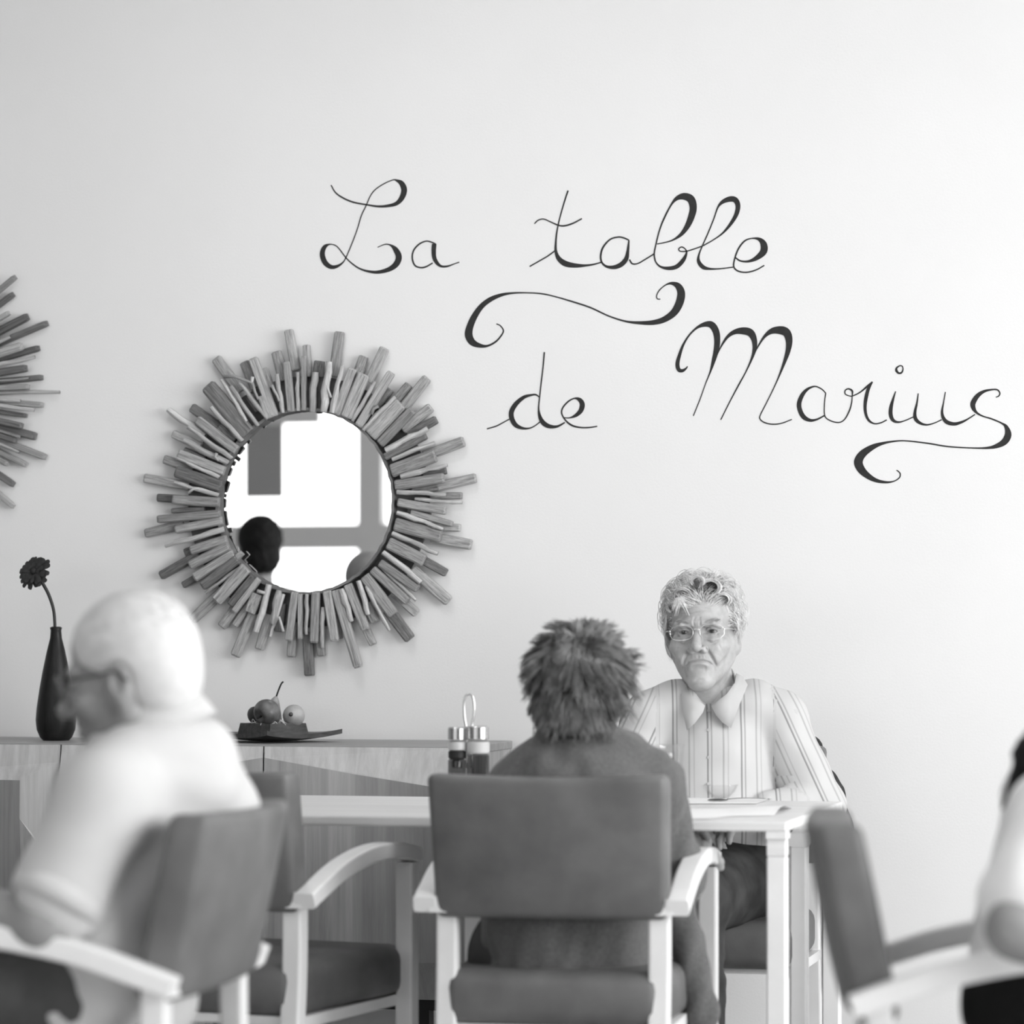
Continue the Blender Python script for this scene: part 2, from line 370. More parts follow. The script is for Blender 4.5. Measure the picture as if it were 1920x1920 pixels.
LETTERS = [
 ('letter', A2, [[(178,118,10),(215,180,12),(280,225,14),(360,258,14),(465,278,14),(560,292,18),(640,288,24),(710,270,34),(755,225,46),(776,160,52),(755,105,44),(715,80,20),(685,76,10),(620,102,10),(545,150,10),(500,205,10),(465,285,10),(425,370,10),(395,470,10),(355,580,10),(300,710,10),(270,755,14),(220,785,28),(170,785,38),(125,745,46),(106,680,46),(125,625,36),(165,603,12),(210,610,10),(245,640,10),(300,712,10),(350,760,12),(410,800,14),(480,823,20),(560,830,28),(650,808,40),(710,765,52),(732,705,54),(705,645,44),(665,610,16),(620,603,10),(558,627,8)]]),
 ('letter', A2, [[(1035,600,10),(1000,585,12),(955,577,12),(900,600,14),(855,650,14),(842,710,14),(860,770,14),(900,792,14),(950,788,14),(1010,755,12)],[(1022,598,40),(1018,650,40),(1022,710,36),(1045,755,30),(1080,782,20),(1130,782,16),(1180,765,10),(1227,748,10)]]),
 ('letter', A3, [[(327,143,12),(300,225,11),(265,350,10),(245,450,12),(238,530,16),(240,585,22),(262,635,34),(310,670,42),(380,683,32),(450,683,18),(510,675,12),(565,660,10)],[(50,690,10),(120,650,10),(180,615,10),(235,575,10)],[(85,382,8),(110,358,9),(150,348,9),(200,368,9),(255,392,11),(300,397,12),(360,380,12),(427,345,10)]]),
 ('letter', A3, [[(765,500,10),(730,485,12),(690,478,12),(630,495,12),(580,550,14),(562,610,14),(570,660,14),(605,690,18),(660,695,30),(710,675,36),(745,635,34),(757,580,22),(765,500,10)],[(768,640,12),(790,670,12),(830,668,10),(880,640,10),(945,600,10)]]),
 ('letter', A3, [[(955,650,10),(947,600,11),(960,530,11),(985,430,11),(1020,340,13),(1070,245,14),(1110,200,30),(1160,185,50),(1210,205,58),(1228,265,54),(1215,330,50),(1185,400,40),(1140,460,26),(1080,500,12),(1020,518,9),(968,528,8)],[(947,600,10),(955,650,10),(990,690,14),(1050,703,26),(1110,690,32),(1155,645,30),(1178,600,16),(1178,575,9),(1160,555,9),(1140,550,9),(1124,565,9),(1135,580,9),(1178,580,9),(1240,562,9),(1300,540,9)]]),
 ('letter', A3, [[(1300,540,9),(1370,500,9),(1440,450,13),(1500,380,24),(1540,310,32),(1550,250,36),(1530,210,40),(1490,205,40),(1440,225,28),(1405,265,13),(1375,350,10),(1330,460,10),(1290,550,10),(1268,610,14),(1268,655,26),(1300,695,30),(1350,707,16),(1420,706,10),(1515,695,9)]]),
 ('letter', A3, [[(1530,625,10),(1570,650,12),(1630,652,18),(1690,625,36),(1735,580,52),(1735,530,48),(1705,495,26),(1655,487,10),(1600,505,12),(1555,560,12),(1528,630,11),(1520,690,11),(1550,722,11),(1610,732,11),(1680,715,10),(1740,682,9)]]),
 ('flourish', A4, [[(272,412,8),(300,425,9),(322,462,11),(300,505,12),(260,545,14),(200,572,18),(140,565,36),(95,540,52),(72,490,60),(82,430,54),(115,355,48),(165,285,40),(230,235,36),(310,203,24),(390,190,14),(490,188,10),(600,195,11),(700,217,10),(820,252,12),(950,295,12),(1080,355,11),(1200,393,14),(1300,404,24),(1400,402,36),(1480,380,44),(1550,330,54),(1590,260,60),(1602,190,58),(1580,140,46),(1535,120,22),(1490,132,10),(1445,170,9),(1425,210,8),(1432,232,8),(1452,234,8)]]),
 ('letter', A4, [[(203,1168,10),(270,1148,10),(320,1122,9),(365,1098,9)],[(583,940,9),(555,922,12),(520,925,16),(470,940,26),(415,985,34),(382,1040,38),(382,1090,38),(410,1140,34),(460,1163,20),(510,1163,11),(550,1145,9),(585,1118,9)],[(617,615,11),(608,720,10),(595,830,10),(583,940,10),(576,1020,12),(585,1080,26),(610,1125,36),(655,1150,30),(710,1150,18),(765,1122,10)]]),
 ('letter', A4, [[(760,1088,9),(800,1088,10),(845,1070,26),(880,1035,36),(890,990,38),(870,958,30),(835,948,12),(790,970,12),(750,1015,12),(742,1055,11),(765,1100,11),(810,1140,14),(870,1157,12),(940,1158,11),(998,1149,9)]]),
 ('letter', A5, [[(237,608,8),(220,630,18),(190,648,30),(158,640,36),(145,590,38),(160,520,32),(195,420,22),(250,330,16),(320,262,22),(390,232,44),(450,235,62),(490,290,62),(503,370,56),(495,460,50),(470,560,36),(440,660,16),(400,760,10),(350,900,10),(288,1055,10)],[(480,560,12),(525,455,12),(590,350,26),(660,300,44),(740,290,66),(805,310,68),(838,380,50),(838,460,36),(810,550,20),(760,660,12),(700,770,13),(620,920,11),(535,1090,10)],[(815,540,12),(865,440,12),(930,340,26),(1000,290,54),(1080,285,76),(1130,310,74),(1150,380,62),(1140,470,46),(1105,580,28),(1050,720,13),(990,850,10),(930,970,10),(890,1050,10),(890,1085,11),(930,1115,12),(1000,1130,12),(1080,1122,11),(1175,1087,9)]]),
 ('letter', A6, [[(300,775,9),(265,740,10),(210,718,12),(150,740,22),(105,790,34),(80,860,38),(90,920,38),(120,970,38),(170,995,26),(225,988,16),(290,955,11)],[(298,775,9),(288,850,9),(290,955,9),(330,995,10),(400,1013,10),(450,990,10),(490,920,12),(510,850,10),(515,790,9)]]),
 ('letter', A6, [[(515,795,9),(514,755,16),(485,738,12),(458,750,10),(458,780,9),(490,795,9),(520,795,10),(580,765,12),(640,715,16),(680,680,10)],[(680,680,12),(650,730,26),(630,800,30),(620,880,26),(628,950,22),(655,1000,18),(700,1023,12),(750,1015,11),(798,992,10)]]),
 ('letter', A6, [[(870,758,8),(850,820,18),(832,890,30),(830,950,32),(850,995,26),(890,1010,16),(940,1000,10),(1015,968,9)]]),
 ('letter_dot', A6, [[(905,547,10),(880,565,14),(876,588,20),(895,609,16),(918,605,14),(930,578,10),(924,553,9),(905,547,10)]]),
 ('letter', A6, [[(1055,775,8),(1045,850,14),(1028,930,24),(1032,980,30),(1065,1015,24),(1120,1032,14),(1180,1020,10),(1248,990,9)],[(1277,763,8),(1262,850,10),(1250,920,18),(1258,970,26),(1290,1010,32),(1350,1025,28),(1410,1010,20),(1460,985,12),(1520,947,9)]]),
 ('letter', A6, [[(1690,807,8),(1715,795,10),(1722,770,11),(1700,745,12),(1650,745,14),(1590,760,24),(1540,795,36),(1505,850,42),(1505,890,36),(1530,930,20),(1580,960,12),(1660,985,12),(1740,1020,14),(1775,1050,30),(1790,1110,54),(1765,1165,54),(1710,1200,40),(1630,1220,20),(1500,1222,11),(1300,1210,12),(1130,1183,12),(950,1163,11),(850,1168,14),(760,1185,24),(680,1215,44),(600,1270,62),(565,1335,72),(590,1400,64),(650,1455,46),(720,1490,30),(800,1502,18),(860,1492,10),(900,1465,10),(908,1435,10),(895,1415,9),(877,1403,8)]]),
]
lettering = empty('wall_lettering', (0, 0, 0))
tag(lettering, 'black brush lettering La table de Marius with curled flourishes painted on the white wall', 'lettering')
for (nm, (ox, oy, sc), strokes) in LETTERS:
    parts = [stroke_mesh(s, ox, oy, sc, 0.0009 + 0.00012 * k) for k, s in enumerate(strokes)]
    vs, fs = merge(parts)
    new_obj(nm, vs, fs, M['ink'], lettering)

# ------------------------------------------------------------------ driftwood mirrors
def stick_plank():
    """unit stick along +X from 0 to 1, width in Z, thickness in Y (0 .. -1 towards the room)"""
    vs, fs = [], []
    prof = [(-.5, -.1), (-.5, -.72), (-.36, -1.), (.36, -1.), (.5, -.72), (.5, -.1)]
    for (x, s) in ((0, .9), (.03, 1.0), (.5, 1.03), (.965, .98), (1.0, .8)):
        for (z, y) in prof: vs.append((x, y * (s if y < -.3 else 1), z * s))
    n = len(prof)
    for i in range(4):
        for k in range(n):
            k2 = (k + 1) % n
            fs.append((i * n + k, (i + 1) * n + k, (i + 1) * n + k2, i * n + k2))
    fs.append(tuple(range(n))); fs.append(tuple(4 * n + k for k in range(n - 1, -1, -1)))
    return vs, fs
def stick_twig(seed):
    rs = random.Random(seed)
    path, rad = [], []
    for i in range(6):
        x = i / 5
        path.append((x, -.5 + rs.uniform(-.06, .06), rs.uniform(-.16, .16) * (0.3 if i in (0, 5) else 1)))
        rad.append(rs.uniform(.40, .55) * (1 - .18 * x) * (0.8 if i in (0, 5) else 1))
    vs, fs = [], []
    n = 6
    for (p, r) in zip(path, rad):
        for k in range(n):
            a = 2 * math.pi * k / n
            vs.append((p[0], p[1] + r * math.cos(a), p[2] + r * math.sin(a)))
    for i in range(5):
        for k in range(n):
            k2 = (k + 1) % n
            fs.append((i * n + k, i * n + k2, (i + 1) * n + k2, (i + 1) * n + k))
    fs.append(tuple(range(n - 1, -1, -1))); fs.append(tuple(5 * n + k for k in range(n)))
    return vs, fs
def mesh_only(name, vs, fs, mat, smooth=False):
    me = bpy.data.meshes.new(name); me.from_pydata([tuple(map(float, v)) for v in vs], [], fs); me.update()
    if smooth: me.polygons.foreach_set('use_smooth', [True] * len(me.polygons))
    me.materials.append(mat); return me
PLANK = [mesh_only('stick', *stick_plank(), M[k]) for k in ('drift', 'drift_dark')]
TWIG = [mesh_only('stick', *stick_twig(s), M['drift_light'], True) for s in range(6)]
# front layer: tip x, y, base x, y, width in the pixels of a 2.8235x enlargement from (240, 600); kind p plank, t twig
FRONT = """835 220 860 485 40 p;893 275 900 480 32 t;925 190 928 478 26 p;985 275 972 485 50 t;1058 218 1025 485 50 t;1130 238 1075 490 34 t;1185 255 1100 500 50 p;1245 285 1150 515 66 p;1305 325 1185 535 30 t;1390 275 1215 560 45 p;1410 405 1240 580 36 t;1440 440 1280 610 80 p;1500 475 1330 655 50 p;1580 572 1360 690 42 t;1575 610 1355 725 40 d;1620 650 1395 738 32 t;1625 715 1390 800 72 p;1685 765 1440 830 35 t;1670 835 1410 875 55 p;1680 922 1420 912 32 t;1765 968 1515 948 26 t;1680 1010 1425 965 46 p;1715 1080 1495 1018 32 p;1665 1105 1420 1020 32 t;1655 1145 1410 1080 70 p;1635 1235 1395 1130 36 t;1565 1275 1375 1180 66 p;1545 1390 1345 1230 42 t;1530 1425 1330 1285 46 p;1475 1490 1290 1320 48 p;1520 1485 1330 1300 25 t;1400 1560 1250 1355 62 p;1380 1645 1255 1410 28 t;1265 1560 1215 1380 38 t;1255 1640 1160 1400 50 p;1180 1595 1120 1425 40 t;1215 1840 1095 1430 52 p;1090 1700 1050 1435 50 p;1023 1735 1025 1520 30 t;980 1710 990 1440 46 p;940 1665 945 1450 28 t;908 1690 910 1450 28 p;845 1700 880 1440 42 p;750 1675 820 1450 25 t;760 1610 790 1430 45 t;670 1650 740 1400 45 t;640 1550 680 1450 62 p;555 1545 690 1370 34 p;535 1510 660 1360 46 d;460 1490 620 1310 66 p;405 1445 600 1300 25 t;385 1410 575 1265 52 d;345 1365 555 1235 52 p;320 1300 530 1195 50 p;325 1220 520 1160 50 p;190 1195 505 1105 40 t;245 1110 495 1060 46 p;150 1055 485 1025 44 p;230 950 480 965 52 p;240 860 475 925 28 t;245 800 490 880 66 d;255 730 480 830 30 t;260 705 505 800 50 p;290 635 525 755 45 t;310 565 545 735 34 t;360 525 570 690 52 p;435 460 600 640 36 t;415 345 630 600 86 d;490 315 625 535 26 t;540 350 685 560 30 t;585 330 735 525 34 t;655 200 770 510 52 p;785 285 815 490 32 t;700 400 745 520 40 p;560 1270 600 1230 30 p"""
BACK = """845 50 885 265 50 p;940 130 945 300 40 p;1010 215 1000 300 56 d;1115 60 1085 300 54 p;1245 190 1195 330 50 p;1355 145 1270 330 52 p;1385 365 1310 460 42 d;1485 340 1400 440 46 p;1580 305 1440 480 52 p;1600 460 1450 580 52 p;1630 525 1480 610 46 d;1775 640 1560 720 56 p;1840 835 1620 885 52 p;1765 930 1600 930 38 p;1680 795 1560 820 40 d;1755 1100 1600 1090 44 p;1815 1190 1600 1150 58 p;1680 1340 1520 1250 46 d;1695 1490 1500 1320 62 p;1525 1555 1400 1440 50 p;1490 1690 1370 1530 62 d;1305 1600 1260 1500 50 p;1295 1720 1230 1580 42 p;1110 1690 1080 1550 50 d;1020 1780 1005 1650 44 p;955 1885 945 1650 54 d;858 1785 870 1600 46 p;690 1745 745 1560 52 p;560 1780 660 1550 56 p;490 1625 580 1500 52 p;560 1620 640 1500 40 p;330 1590 500 1430 56 p;285 1405 400 1340 38 d;165 1355 370 1240 48 d;295 1235 400 1190 46 d;85 1130 290 1080 50 p;225 1010 400 1000 28 d;150 940 320 950 44 d;80 835 320 880 52 p;185 735 340 790 50 p;290 690 400 740 42 d;230 600 380 670 46 p;205 470 400 610 46 t;330 460 480 570 52 d;460 200 590 380 58 p;610 220 670 360 56 p;715 255 750 360 42 p;780 165 820 320 56 p;480 560 560 640 50 d;1440 500 1380 570 50 d;790 1650 810 1500 50 d;1230 250 1200 320 50 p;1640 880 1500 900 50 d;1600 1020 1480 1000 50 d;400 880 460 890 50 d;640 400 690 480 50 d"""
def parse(s): return [(tuple(map(float, q.split()[:5])), q.split()[5]) for q in s.split(';')]
def put_stick(parent, C, tip, base, width, thick, y, kind, seed):
    """tip and base as (x, z) relative to the mirror's centre C; y is the distance of its back from the wall"""
    d = np.array(tip) - np.array(base); L = float(np.hypot(*d)); a = math.atan2(d[1], d[0])
    me = TWIG[seed % 6] if kind == 't' else PLANK[1 if kind == 'd' else 0]
    o = bpy.data.objects.new('stick', me); COL.objects.link(o); o.parent = parent
    o.location = (base[0], -y, base[1]); o.rotation_euler = (0, -a, 0); o.scale = (L, thick, width)
    return o
def mirror_base(label, C, r_in):
    root = empty('driftwood_mirror', C)
    tag(root, label, 'mirror', 'driftwood mirrors on the wall')
    n = 96
    # round board behind the sticks
    ring = [(r_in * 1.0, 0.012), (r_in * 1.38, 0.012), (r_in * 1.38, 0.0), (r_in * 1.0, 0.0)]
    vs, fs = [], []
    for (r, y) in ring:
        for k in range(n):
            a = 2 * math.pi * k / n; vs.append((r * math.cos(a), -y, r * math.sin(a)))
    for i in range(4):
        j = (i + 1) % 4
        for k in range(n):
            k2 = (k + 1) % n; fs.append((i * n + k, i * n + k2, j * n + k2, j * n + k))
    new_obj('backing_ring', vs, fs, M['drift_dark'], root)
    # silvered glass
    vs = [(r_in * 1.01 * math.cos(2 * math.pi * k / n), -0.013, r_in * 1.01 * math.sin(2 * math.pi * k / n)) for k in range(n)]
    vs += [(v[0], -0.009, v[2]) for v in vs]
    fs = [tuple(range(n))] + [tuple(range(2 * n - 1, n - 1, -1))] + [(k, n + k, n + (k + 1) % n, (k + 1) % n) for k in range(n)]
    new_obj('mirror_glass', vs, fs, M['mirror'], root)
    # dark inner lip that the sticks are glued to
    vs, fs = [], []
    for k in range(n):
        a = 2 * math.pi * k / n; rr = r_in * (0.992 + 0.005 * math.sin(k * 2.7))
        for y in (0.012, 0.038): vs.append((rr * math.cos(a), -y, rr * math.sin(a)))
        for y in (0.038, 0.012): vs.append((rr * 1.03 * math.cos(a), -y, rr * 1.03 * math.sin(a)))
    for k in range(n):
        k2 = (k + 1) % n
        for i in range(4):
            j = (i + 1) % 4; fs.append((k * 4 + i, k2 * 4 + i, k2 * 4 + j, k * 4 + j))
    new_obj('inner_lip', vs, fs, M['drift_dark'], root)
    return root
def plane_xz(px, py, y): 
    p = atY(px, py, WALL_Y - y); return p
MC_PX = (579.0, 941.0)
C1 = atY(MC_PX[0], MC_PX[1], WALL_Y)
top = atY(579, 770, WALL_Y - .012); bot = atY(579, 1112, WALL_Y - .012)
R_IN = (top[2] - bot[2]) / 2
mir1 = mirror_base('round wall mirror framed by a sunburst of driftwood sticks, reflecting a bright window', C1, R_IN)
rs = random.Random(3)
S1 = []
for lay, rows in ((1, parse(BACK)), (2, parse(FRONT))):
    for i, ((tx, ty, bx, by, wd), kind) in enumerate(rows):
        y0 = 0.010 if lay == 1 else 0.027
        if lay == 1: y0 += rs.uniform(0, 0.004)
        else: y0 += rs.uniform(0, 0.010) * (1 if kind == 't' else .6)
        th = rs.uniform(0.013, 0.018) if kind != 't' else wd / 2.8235 * WALL_Y / FPX * 1.1
        t3 = plane_xz(240 + tx / 2.8235, 600 + ty / 2.8235, y0 + th); b3 = plane_xz(240 + bx / 2.8235, 600 + by / 2.8235, y0 + th)
        tip = (t3[0] - C1[0], t3[2] - C1[2]); base = (b3[0] - C1[0], b3[2] - C1[2])
        wm = wd / 2.8235 * 1.30e-3
        put_stick(mir1, C1, tip, base, wm, th, y0, kind, i)
        S1.append((tip, base, wm, th, y0, kind, i))
# forked twigs among the front sticks
for (pts, r) in ((((505, 300), (560, 297), (620, 320), (660, 335), (672, 380), (690, 420)), 13), (((762, 345), (775, 375), (790, 400), (800, 430)), 12),
                 (((1052, 345), (1062, 375), (1075, 410)), 11), (((822, 1650), (812, 1610), (800, 1570)), 11), (((1325, 455), (1300, 470), (1290, 500)), 12),
                 (((685, 1435), (705, 1440), (725, 1445)), 14), (((320, 915), (345, 895), (375, 890)), 10), (((470, 705), (460, 725), (480, 745)), 12), (((660, 300), (655, 330), (662, 345)), 12)):
    W3 = np.array([plane_xz(240 + a / 2.8235, 600 + b / 2.8235, 0.05) for a, b in pts]) - C1
    vs, fs = tube(W3, np.linspace(r, r * .7, len(W3)) / 2.8235 * 1.30e-3 * .8, 6)
    new_obj('stick', vs, fs, M['drift_light'], mir1, True)
# the second mirror, cut by the picture's left edge: its visible sticks are placed one by one, the rest follow the first mirror's rhythm
C2 = atY(-222, 738, WALL_Y)
mir2 = mirror_base('round driftwood mirror seen only by its stick tips above the flower vase', C2, R_IN)
VIS = """105 145 40 p 2;90 270 44 d 1;60 405 36 p 2;195 432 58 d 1;335 480 46 d 1;152 645 62 p 2;275 660 46 d 1;243 723 40 t 2;185 805 56 d 2;300 872 42 d 1;198 878 24 t 2;203 940 42 p 2;422 980 40 t 1;138 1040 38 t 2;305 1072 44 p 1;238 1108 40 t 2;155 1225 48 d 2;252 1300 62 d 1;132 1300 22 p 2;110 1332 42 d 2;325 1450 50 p 1;128 1412 34 t 2;185 1505 44 p 1;48 1500 40 p 2;92 1648 48 d 1;92 1805 44 p 1;65 580 44 t 2;185 1150 34 d 1"""
def wxz(px, py, y, C):
    p = atY(px, py, WALL_Y - y); return np.array((p[0] - C[0], p[2] - C[2]))
for i, q in enumerate(VIS.split(';')):
    x, y_, wd, kind, lay = q.split(); x = float(x); y_ = float(y_); wd = float(wd)
    y0 = 0.010 if lay == '1' else 0.028
    tip = wxz(x / 3.84, 480 + y_ / 3.84, y0 + .015, C2)
    u = tip / np.linalg.norm(tip)
    put_stick(mir2, C2, tip, u * R_IN * 1.02, wd / 3.84 * 1.33e-3, 0.015, y0, kind, i)
for k, (tip, base, wm, th, y0, kind, i) in enumerate(S1):
    ca, sa = math.cos(math.radians(150)), math.sin(math.radians(150))
    rot = lambda p: np.array((p[0] * ca - p[1] * sa, p[0] * sa + p[1] * ca))
    tp, bs = rot(tip), rot(base)
    if C2[0] + max(tp[0], bs[0]) > atY(-10, 738, WALL_Y)[0]: continue     # here the sticks above stand
    put_stick(mir2, C2, tp, bs, wm, th, y0, kind, i)
# ------------------------------------------------------------------ sideboard
SB_Z, SB_B = 0.845, 0.262
SB_F = 7.11                                   # plane of the door fronts
SB_R = atY(961, 1386, WALL_Y - 0.02)[0]        # right end
sb = empty('sideboard', (0, 0, 0))
tag(sb, 'long low wooden sideboard with faceted veneer doors standing along the wall', 'sideboard')
door_w = 0.503
gap_x = atY(495, 1500, SB_F)[0]                # the door joint seen between man and chair
xs = [gap_x + door_w * k for k in range(-4, 2)]
SB_L = xs[0]
box_obj('carcass', (SB_L, SB_F + 0.03, SB_B), (SB_R - 0.004, WALL_Y - 0.02, SB_Z - 0.02), M['oak_b'], sb)
box_obj('top', (SB_L, SB_F + 0.004, SB_Z - 0.02), (SB_R, WALL_Y - 0.02, SB_Z), M['oak_top'], sb, 0.002, 1)
box_obj('plinth_frame', (SB_L + .05, SB_F + 0.05, SB_B - 0.03), (SB_R - .05, WALL_Y - 0.06, SB_B), M['black'], sb)
for k, x in enumerate((SB_L + .12, (SB_L + SB_R) / 2, SB_R - .12)):
    for y in (SB_F + .08, WALL_Y - .1):
        box_obj('leg', (x - .02, y - .02, 0), (x + .02, y + .02, SB_B - .03), M['black'], sb)
def facet_door(x0, x1, flip, first):
    """one door: its face folds into flat facets, each coloured by its veneer and by the light its slant would catch"""
    H = SB_Z - 0.003 - SB_B
    z1 = SB_Z - 0.003
    X = lambda a: x0 + 0.002 + (x1 - x0 - 0.004) * (1 - a if flip else a)
    P = lambda a, b, d: (X(a), SB_F - d, z1 - b * H)
    A = [P(0, 0, 0), P(1, 0, 0), P(0, .045, .004), P(1, .175, .026), P(0, .87, .02), P(1, .845, .018), P(0, 1, 0), P(1, 1, 0),
         P(.45, .108, .014), P(.45, .86, .019)]
    root = box_obj('door', (min(X(0), X(1)), SB_F, SB_B), (max(X(0), X(1)), SB_F + .018, z1), M['oak_b'], sb)
    def facet(idx, mat):
        q = [A[i] for i in idx]
        n = len(q)
        vs = q + [(p[0], SB_F + .004, p[2]) for p in q]
        fs = [tuple(range(n)), tuple(range(2 * n - 1, n - 1, -1))] + [(i, (i + 1) % n, n + (i + 1) % n, n + i) for i in range(n)]
        bm = bmesh.new()
        bv = [bm.verts.new(v) for v in vs]
        for f in fs: bm.faces.new([bv[i] for i in f])
        bm_obj('facet', bm, mat, root)
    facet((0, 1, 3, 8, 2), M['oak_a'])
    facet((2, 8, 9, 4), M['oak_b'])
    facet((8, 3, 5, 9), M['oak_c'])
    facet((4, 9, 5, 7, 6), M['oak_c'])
def facet_door_b(x0, x1):
    """the door design with a light upright facet between two darker ones"""
    H = SB_Z - 0.003 - SB_B; z1 = SB_Z - 0.003
    X = lambda a: x0 + 0.002 + (x1 - x0 - 0.004) * a
    P = lambda a, b, d: (X(a), SB_F - d, z1 - b * H)
    root = box_obj('door', (X(0), SB_F, SB_B), (X(1), SB_F + .018, z1), M['oak_b'], sb)
    def facet(q, mat):
        n = len(q)
        bm = bmesh.new()
        bv = [bm.verts.new(v) for v in q + [(p[0], SB_F + .004, p[2]) for p in q]]
        for f in [tuple(range(n)), tuple(range(2 * n - 1, n - 1, -1))] + [(i, (i + 1) % n, n + (i + 1) % n, n + i) for i in range(n)]:
            bm.faces.new([bv[i] for i in f])
        bm_obj('facet', bm, mat, root)
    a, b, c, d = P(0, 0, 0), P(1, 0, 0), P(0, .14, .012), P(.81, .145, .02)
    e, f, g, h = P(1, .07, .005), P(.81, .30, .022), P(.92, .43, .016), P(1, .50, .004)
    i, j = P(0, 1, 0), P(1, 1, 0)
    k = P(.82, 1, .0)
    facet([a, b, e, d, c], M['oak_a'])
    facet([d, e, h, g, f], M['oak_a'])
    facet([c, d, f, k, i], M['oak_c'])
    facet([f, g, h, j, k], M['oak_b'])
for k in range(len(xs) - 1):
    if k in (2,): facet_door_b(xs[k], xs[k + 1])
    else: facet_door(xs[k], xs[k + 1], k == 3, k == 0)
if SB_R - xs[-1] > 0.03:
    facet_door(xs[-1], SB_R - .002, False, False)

# ------------------------------------------------------------------ dining table
TB_Z = 0.75
nr = atZ(1466, 1541, TB_Z)                     # near right corner
fr = atZ(1588, 1503, TB_Z)                     # far right corner
TB_X1 = (nr[0] + fr[0]) / 2; TB_Y0, TB_Y1 = nr[1], fr[1]; TB_X0 = TB_X1 - 1.35
tb = empty('dining_table', ((TB_X0 + TB_X1) / 2, (TB_Y0 + TB_Y1) / 2, 0))
tag(tb, 'pale beech dining table with square legs between the two women', 'table')
hx, hy = (TB_X1 - TB_X0) / 2, (TB_Y1 - TB_Y0) / 2
box_obj('tabletop', (-hx, -hy, TB_Z - .019), (hx, hy, TB_Z), M['beech_table'], tb, 0.004, 2)
for sx in (-1, 1):
    for sy in (-1, 1):
        cx, cy = sx * (hx - .02), sy * (hy - .02)
        lg = box_obj('leg', (cx - .0185, cy - .0185, 0), (cx + .0185, cy + .0185, TB_Z - .066), M['beech'], tb, .003, 1)
        box_obj('corner_block', (cx - .0185, cy - .0185, TB_Z - .066), (cx + .0185, cy + .0185, TB_Z - .034), M['beech_table'], lg, .002, 1)
        box_obj('fixing_plate', (cx - .0205, cy - .0205, TB_Z - .034), (cx + .0205, cy + .0205, TB_Z - .019), M['beech'], lg, .002, 1)

# ------------------------------------------------------------------ armchairs
def pad_mesh(w, hgt, th, curve=0.012, n=14, sag=0.006):
    """back cushion: bulging rounded slab, face normals along y, centre at the origin"""
    bm = bmesh.new()
    bm_box(bm, (-w / 2, -th / 2, -hgt / 2), (w / 2, th / 2, hgt / 2), min(th * .3, .015), 3)
    bmesh.ops.subdivide_edges(bm, edges=[e for e in bm.edges if e.calc_length() > .08], cuts=8, use_grid_fill=True)
    for v in bm.verts:
        x, y, z = v.co
        a = 1 - (2 * x / w) ** 2
        c = max(0, a) * max(0, 1 - (2 * z / hgt) ** 2)
        v.co.y += (-curve * max(0, a)) + (0.006 * c if y > 0 else -0.004 * c)
        if z > hgt * .3: v.co.z -= sag * max(0, a)
        v.co.x *= 1.0 + .03 * (z / hgt)
    return bm
def make_chair():
    root = empty('armchair')
    # back cushion, leaning back
    bm = pad_mesh(0.43, 0.262, 0.062)
    lean = 0.20
    for v in bm.verts:
        v.co = Vector((v.co.x, -0.235 + v.co.y - lean * v.co.z, 0.72 + v.co.z))
    bm_obj('backrest', bm, M['leather'], root, True)
    # seat
    bm = bmesh.new()
    bm_box(bm, (-.222, -.235, .392), (.222, .245, .492), .03, 4)
    bmesh.ops.subdivide_edges(bm, edges=[e for e in bm.edges if e.calc_length() > .08], cuts=7, use_grid_fill=True)
    for v in bm.verts:
        x, y, z = v.co
        if z > .45: v.co.z += .006 * max(0, 1 - (x / .23) ** 2) * max(0, 1 - (y / .26) ** 2)
        k = max(0, (abs(y + .235)) / .48)
        v.co.x *= 0.90 + .10 * min(1, k * 1.4)
    bm_obj('seat', bm, M['leather'], root, True)
    for s in (-1, 1):
        # back leg: splayed back a little, runs up into the back cushion
        path = catmull([(s * .194, -.265, 0.0), (s * .194, -.235, .25), (s * .194, -.212, .45), (s * .194, -.208, .57), (s * .194, -.210, .635)], 4)
        vs, fs = sweep(path, .038, .036)
        new_obj('leg', vs, fs, M['beech'], root)
        # front leg runs up to the arm
        path = np.array([(s * .228, .212, 0.0), (s * .228, .214, .3), (s * .228, .216, .655)])
        vs, fs = sweep(path, .037, .036)
        new_obj('leg', vs, fs, M['beech'], root)
        # arm: rises from the back cushion in an arc and runs level to the front leg
        path = catmull([(s * .231, -.245, .612), (s * .231, -.20, .628), (s * .231, -.10, .660), (s * .231, 0.02, .681), (s * .231, .13, .683), (s * .231, .238, .668)], 6)
        vs, fs = sweep(path, .040, np.interp(np.linspace(0, 1, len(path)), [0, .5, 1], [.030, .033, .030]))
        new_obj('arm', vs, fs, M['beech'], root)
        box_obj('side_rail', (s * .205 - .009, -.215, .375), (s * .205 + .009, .215, .396), M['beech'], root)
        box_obj('arm_fixing', (min(s * .19, s * .222), -.243, .598), (max(s * .19, s * .222), -.205, .628), M['beech'], root)
    box_obj('front_rail', (-.19, .18, .38), (.19, .20, .396), M['beech'], root)
    box_obj('back_rail', (-.18, -.225, .38), (.18, -.206, .396), M['beech'], root)
    return root
CH = make_chair()
def face_dir(fr_, fd):   # heading given along camera right and camera depth
    v = RV * fr_ + DV * fd
    return math.atan2(-v[0], v[1])
def place_chair(o, pad_xyz, rz, label):
    c, s = math.cos(rz), math.sin(rz)
    off = np.array([0.235 * s, -0.235 * c])        # backrest centre seen from the chair's origin
    o.location = (pad_xyz[0] - off[0], pad_xyz[1] - off[1], 0); o.rotation_euler = (0, 0, rz)
    tag(o, label, 'chair', 'grey padded armchairs with pale wooden frames')
    return o
